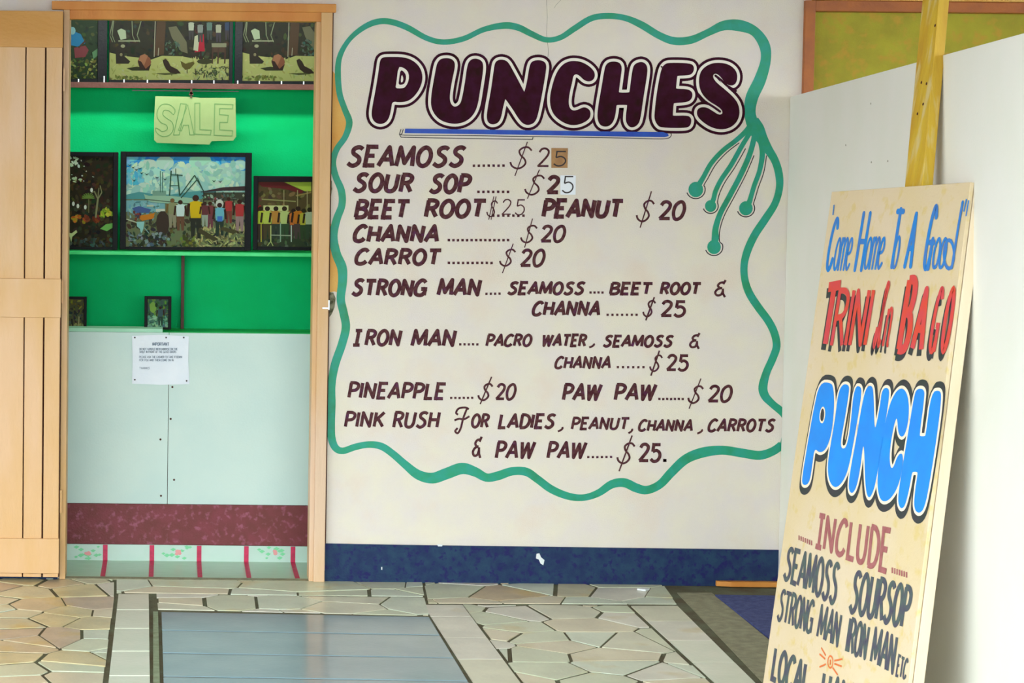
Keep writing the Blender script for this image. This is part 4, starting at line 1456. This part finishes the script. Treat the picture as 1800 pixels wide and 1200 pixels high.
picture('small_framed_picture', YQ, (253.5, 521, 301.5, 579), (259, 526, 296, 575), small_b, 'small framed print standing on the counter beside the brown batten')

# SALE card with its string
PK = wallp(.475)
sc_ = empty('sale_card', label='cream card hand-lettered SALE hanging under the upper shelf', cat='sign')
mb = MB()
pts = [(273, 169), (335, 170), (352, 172), (414, 172), (415, 240), (410, 247), (372, 248), (368, 254), (276, 251), (271, 246), (271, 210)]
mb.prism([PK.w(*p) for p in pts], (0, .0015, 0))
mb.build('card', M['card'], sc_, tri=True)
mb = MB()
def cardp(x, y):
    return (110 + x * .25, 20 + y * .25)
PKf = wallp(.4745)
glyphs = [[(790, 690), (750, 655), (700, 655), (670, 690), (665, 740), (690, 780), (730, 800), (735, 830), (700, 845), (680, 830), (655, 820), (660, 850), (700, 878), (750, 870), (778, 830),
           (770, 780), (730, 750), (705, 725), (715, 695), (750, 700), (780, 725)],
          [(830, 648), (870, 652), (820, 868), (780, 868)], [(880, 655), (925, 868), (895, 868), (885, 800), (850, 800), (835, 840), (815, 835)],
          [(930, 645), (965, 645), (965, 830), (1045, 835), (1040, 868), (930, 862)],
          [(1070, 650), (1198, 655), (1195, 685), (1105, 682), (1103, 725), (1165, 730), (1160, 780), (1105, 780), (1105, 832), (1195, 838), (1192, 875), (1065, 870)]]
for i, g in enumerate(glyphs):
    q = [PKf.at(*cardp(*p)) for p in g]
    if i == 0:
        q = smooth(q, closed=True, n=3)
    ribbon(mb, PKf, q, .0014, .0005 + i * 1e-5, closed=True)
mb.build('outline_lettering', M['pencil'], sc_, fix=False)
mb = MB()
tp = PK.w(336, 170)
mb.box((tp.x - .003, .470, tp.z - .004), (tp.x + .003, .476, z0u + .001))
for s in (-1, 1):
    mb.prism([(tp.x - .008 * s, .466, tp.z + .012), (tp.x + .009 * s, .466, tp.z + .004), (tp.x + .003 * s, .466, tp.z + .022)], (0, .006, 0))
mb.build('string_knot', M['brown'], sc_)
mb = MB()
zz = PK.at(330, 159.5)[1]
mb.box((PK.at(232, 160)[0], .485, zz - .002), (PK.at(420, 160)[0], .489, zz + .001))
mb.build('hanging_wire', M['dark_ink'], label='thin dark wire stretched under the upper shelf', cat='wire')

# ------------------------------------------------------------------ white partition panel
X0 = WALL.at(1389, 170)[0]
DR = .11
pd = Vector((-DR, -1, 0)).normalized()
PP = Plane((X0, 0, 0), pd, (0, 0, 1))
a = PP.at(1389, 170)
b = PP.at(1800, 58)
g = (b[1] - a[1]) / (b[0] - a[0])
L = b[0] + .35
mb = MB()
nrm = -PP.n
mb.prism([PP.p((.004, .0)), PP.p((L, .0)), PP.p((L, a[1] + g * L)), PP.p((.004, a[1]))], nrm * .02)
part_ = mb.build('partition_panel', M['panel'], bevel=.0015, label='white partition panel with sloping top beside the menu wall', cat='partition')
mb = MB()
for x, y in ((1531, 182), (1532, 285), (1561, 283), (1487, 255)):
    blob(mb, PP, [(PP.at(x, y)[0] + .006 * math.cos(t), PP.at(x, y)[1] + .003 * math.sin(t)) for t in [q * .785 for q in range(8)]], .0006)
mb.build('screw_mark', M['damage'], part_)

# ------------------------------------------------------------------ leaning sign
DR_, DL_ = 5.30, 5.98
def atdepth(px, py, y):
    r = ray(px, py)
    return CAM + r * ((y - CAM.y) / r.y)
TR = atdepth(1706, 320, -8 + DR_)
TL = atdepth(1462, 337, -8 + DL_)
u = (TR - TL)
lo, hi = -4.0, 0.0
for _ in range(60):
    mid = (lo + hi) / 2
    B = atdepth(1341, 1200, mid)
    if (TL - B).dot(u) > 0:
        hi = mid
    else:
        lo = mid
# pick the root of the perpendicular condition along the ray
f0 = (TL - atdepth(1341, 1200, -4)).dot(u)
f1 = (TL - atdepth(1341, 1200, 0)).dot(u)
yb = -4 + 4 * (0 - f0) / (f1 - f0)
B = atdepth(1341, 1200, yb)
BD = Plane(TL, u, TL - B)
#print('board u', BD.u, 'v', BD.v, 'n', BD.n, 'yb', yb, 'W', u.length)
def edge_to_floor(p1, p2):
    a, b = BD.w(*p1), BD.w(*p2)
    t = (a.z - .004) / (a.z - b.z)
    return a + (b - a) * t
BL = edge_to_floor((1462, 337), (1341, 1200))
BR = edge_to_floor((1706, 320), (1597, 1200))
#print('corners', TL, TR, BL, BR)
sign = empty('sandwich_sign', label='buff painted sign board leaning on the white partition, lettered COME HOME and PUNCH', cat='sign')
FT = .010
mb = MB()
mb.prism([TL, TR, BR, BL], -BD.n * FT)
mb.build('face_board', M['ply'], sign, bevel=.0012)
# frame battens behind the face
def batten(name, a, b, side, w, d, m):
    mb = MB()
    o = -BD.n * (FT + .0022)
    s = side.normalized() * w
    mb.prism([a + o, b + o, b + s + o, a + s + o], -BD.n * d)
    return mb.build(name, m, sign, bevel=.0012)
batten('side_batten', TR, BR, -BD.u, .04, .027, M['ply_edge'])
batten('side_batten', TL, BL, BD.u, .04, .027, M['ply_edge'])
iu = BD.u * .0405
batten('cross_batten', TL + iu, TR - iu, -BD.v, .04, .027, M['ply_edge'])
batten('cross_batten', BL + iu + BD.v * .05, BR - iu + BD.v * .05, BD.v, .04, .027, M['ply_edge'])
# post behind
BP = BD.off(-(FT + .029))
pa0, pa1 = BP.w(1590, 330), BP.w(1621, 330)
pb0, pb1 = BP.w(1626, -50), BP.w(1655, -50)
dv = (pb0 - pa0)
mb = MB()
lowa, lowb = pa0 - dv * 1.2, pa1 - (pb1 - pa1) * 1.2
mb.prism([lowa, lowb, pb1, pb0], -BD.n * .028)
mb.build('post', M['post'], sign, bevel=.0015, label='yellow timber post')
PF = BP
for x, y in ((1644, 45), (1629, 147), (1623, 183), (1620, 145), (1613, 200)):
    q = PF.at(x, y)
    mb = MB()
    blob(mb, PF, [(q[0] + .004 * math.cos(t), q[1] + .004 * math.sin(t)) for t in [k * .785 for k in range(8)]], .0006)
    mb.build('nail_hole', M['groove'], sign, fix=False)

def sgn(text, x0, x1, yt0, yb0, yt1, yb1, m, hw, sl=.13, n=.0008, cap='flat', pad=PAD, shift=(0, 0), mbx=None, **k):
    mbx.__class__
    word(mbx, BD, text, x0, x1, yt0, yb0, yt1, yb1, sl, hw, n, cap, pad, 0, shift, **k)

# "Come Home To A Good"
def come(mbx, hw, n):
    for t, x0, x1, yt, yb in (('C', 1450, 1477, 383, 476), ('ome', 1463, 1502, 418, 475), ('H', 1500, 1533, 373, 476), ('ome', 1517, 1559, 417, 473),
                              ('T', 1561, 1591, 366, 471), ('o', 1567, 1586, 415, 472), ('A', 1589, 1618, 374, 470), ('G', 1621, 1652, 361, 474),
                              ('oo', 1637, 1669, 418, 472)):
        big_ = t in 'CHTAG'
        word(mbx, BD, t, x0, x1, yt, yb, yt, yb, .16, hw * (1.25 if big_ else .8), n, 'round', pad=.08)
        n += 1.2e-4
    # d: bowl and tall stem
    q = [BD.at(1665 + 9 * math.cos(a) + 4, 447 + 25 * math.sin(a)) for a in [k * math.pi / 8 for k in range(16)]]
    ribbon(mbx, BD, q, hw * .8, n, closed=True)
    ribbon(mbx, BD, pxpoly(BD, [(1693, 356), (1686, 395), (1679, 440), (1674, 470)]), hw * .9, n + 2e-5, cap='round')
    for a, b in (((1467, 360), (1465, 378)), ((1695, 372), (1700, 350)), ((1699, 380), (1704, 352))):
        ribbon(mbx, BD, pxpoly(BD, [a, b]), hw * .5, n + 4e-5)
mb = MB()
come(mb, .0056, .0006)
mb.build('sign_lettering', M['sblue'], sign, fix=False, label='blue script reading Come Home To A Good')
# TRINI in BAGO
def trini(mbx, hw, n, sh):
    for t, x0, x1, yt0, yb0, yt1, yb1, k in (('T', 1438, 1482, 497, 610, 493, 608, 1.5), ('RINI', 1458, 1541, 508, 610, 507, 609, .92),
                                             ('i', 1535, 1567, 496, 610, 496, 610, .6), ('n', 1551, 1573, 541, 610, 541, 612, .5),
                                             ('B', 1576, 1618, 488, 618, 486, 620, 1.35), ('A', 1602, 1640, 506, 616, 506, 618, 1.15),
                                             ('G', 1632, 1663, 505, 619, 506, 621, .75), ('O', 1652, 1685, 505, 619, 506, 621, .85)):
        word(mbx, BD, t, x0, x1, yt0, yb0, yt1, yb1, .16, hw * k, n, 'flat', pad=.12, shift=sh)
        n += 1.2e-4
mb = MB()
trini(mb, .0088, .0006, (-.009, -.016))
mb.build('letter_shadow', M['sblack'], sign, fix=False)
mb = MB()
trini(mb, .0088, .0018, (0, 0))
mb.build('sign_lettering', M['sred'], sign, fix=False, label='red lettering reading TRINI in BAGO')
# big PUNCH
CS = lambda x, y: (1380 + x * .25836, 640 + y * .25836)
pun = [
    [(240, 125), (320, 125), (335, 170), (340, 300), (320, 480), (285, 580), (240, 605), (205, 570), (190, 680), (175, 790), (150, 825), (118, 815), (125, 740), (160, 530), (200, 300)],
    [(395, 135), (440, 140), (440, 190), (410, 380), (380, 540), (395, 580), (425, 560), (450, 420), (475, 150), (525, 150), (522, 230), (480, 480), (440, 700), (400, 800), (350, 845),
     (310, 810), (292, 720), (305, 600), (345, 370), (365, 200)],
    [(560, 150), (600, 145), (608, 220), (613, 430), (622, 430), (650, 290), (665, 165), (715, 160), (710, 250), (670, 500), (625, 800), (590, 905), (565, 905), (550, 820), (543, 560), (534, 560),
     (515, 720), (490, 840), (460, 885), (435, 850), (445, 740), (490, 500), (530, 260)],
    [(790, 155), (835, 190), (850, 290), (840, 420), (810, 500), (775, 480), (768, 370), (760, 370), (740, 440), (715, 600), (720, 700), (740, 710), (770, 620), (805, 600), (808, 680), (780, 820),
     (730, 910), (680, 940), (645, 910), (630, 800), (650, 600), (690, 370), (735, 220)],
    [(900, 165), (955, 170), (950, 250), (920, 480), (925, 490), (955, 490), (962, 480), (1000, 190), (1060, 175), (1070, 230), (1040, 480), (990, 800), (955, 980), (915, 1020), (880, 980), (890, 850),
     (908, 742), (902, 732), (876, 732), (868, 742), (850, 850), (820, 970), (790, 985), (770, 930), (790, 780), (840, 480), (880, 230)]]
o1, o2, o3 = MB(), MB(), MB()
for i, pts in enumerate(pun):
    q = [BD.at(*CS(*p)) for p in chaikin(pts, 2)]
    halo(o1, BD, q, .0135, .0008)
    halo(o1, BD, q, .0135, .0009, (0, -.012))
    if i != 0:
        halo(o1, BD, q, .0105, .00095, (.004, .012))
    else:
        halo(o1, BD, q, .0105, .00095, (.002, .010))
    halo(o2, BD, q, .0075, .0014)
    blob(o3, BD, q, .0020)
hole = [(255, 305), (268, 302), (274, 340), (264, 390), (248, 385), (246, 345)]
halo(o2, BD, [BD.at(*CS(*p)) for p in chaikin(hole, 1)], .005, .0023)
o4 = MB()
blob(o4, BD, [BD.at(*CS(*p)) for p in chaikin(hole, 1)], .0027)
o1.build('letter_shadow', M['sblack'], sign, fix=False)
o2.build('letter_outline', M['swhite'], sign, fix=False)
o3.build('sign_lettering', M['cyan'], sign, fix=False, tri=True, label='big bright blue bubble lettering reading PUNCH')
o4.build('letter_hole', M['sblack'], sign, fix=False)
# INCLUDE
mb = MB()
word(mb, BD, 'JNCLUDE', 1432, 1568, 903, 962, 930, 1007, .13, .0072, .0008, pad=.22)
mb.build('sign_lettering', M['smaroon'], sign, fix=False, label='maroon lettering reading INCLUDE')
for a_ in ((1405, 1427, 945, 954, 1.1, 4.2), (1569, 1594, 1002, 1010, 1.3, 5)):
    mb = MB()
    dots(mb, BD, a_[0], a_[1], a_[2], 7, y1=a_[3], r=a_[4], ry=a_[5])
    mb.build('leader_dots', M['smaroon'], sign, fix=False)
mb = MB()
for t, x0, x1, yt0, yb0, yt1, yb1, hw, pad in (
        ('SEAMOSS', 1376, 1478, 960, 1018, 990, 1064, .0068, .16), ('SOURSOP', 1491, 1606, 1001, 1076, 1032, 1106, .0074, .16),
        ('STRONG', 1365, 1434, 1034, 1090, 1056, 1114, .0056, .14), ('MAN', 1435, 1482, 1062, 1120, 1079, 1138, .0056, .14),
        ('IRON', 1485, 1531, 1084, 1146, 1100, 1160, .0058, .14), ('MAN', 1529, 1580, 1102, 1164, 1118, 1186, .0058, .14),
        ('ETC', 1574, 1598, 1150, 1188, 1158, 1194, .0034, .2),
        ('LOCAL', 1354, 1426, 1136, 1194, 1168, 1230, .0078, .16), ('HANDI', 1438, 1520, 1180, 1245, 1210, 1280, .0078, .16)):
    word(mb, BD, t, x0, x1, yt0, yb0, yt1, yb1, .14, hw, .0008, pad=pad)
mb.build('sign_lettering', M['sgrey'], sign, fix=False, label='dark grey list of drinks lettering')
mb = MB()
q = [BD.at(1460 + 4.5 * math.cos(a), 1163 + 10.5 * math.sin(a)) for a in [k * math.pi / 8 for k in range(16)]]
ribbon(mb, BD, q, .0022, .0008, closed=True)
ribbon(mb, BD, pxpoly(BD, [(1460, 1159), (1460, 1168)]), .003, .0008)
for a, b in (((1452, 1152), (1444, 1138)), ((1451, 1158), (1441, 1149)), ((1452, 1167), (1441, 1172)), ((1467, 1161), (1481, 1158)), ((1467, 1166), (1480, 1171)),
             ((1464, 1173), (1473, 1186))):
    ribbon(mb, BD, pxpoly(BD, [a, b]), .0022, .0009)
mb.build('sunburst_mark', M['sorange'], sign, fix=False)
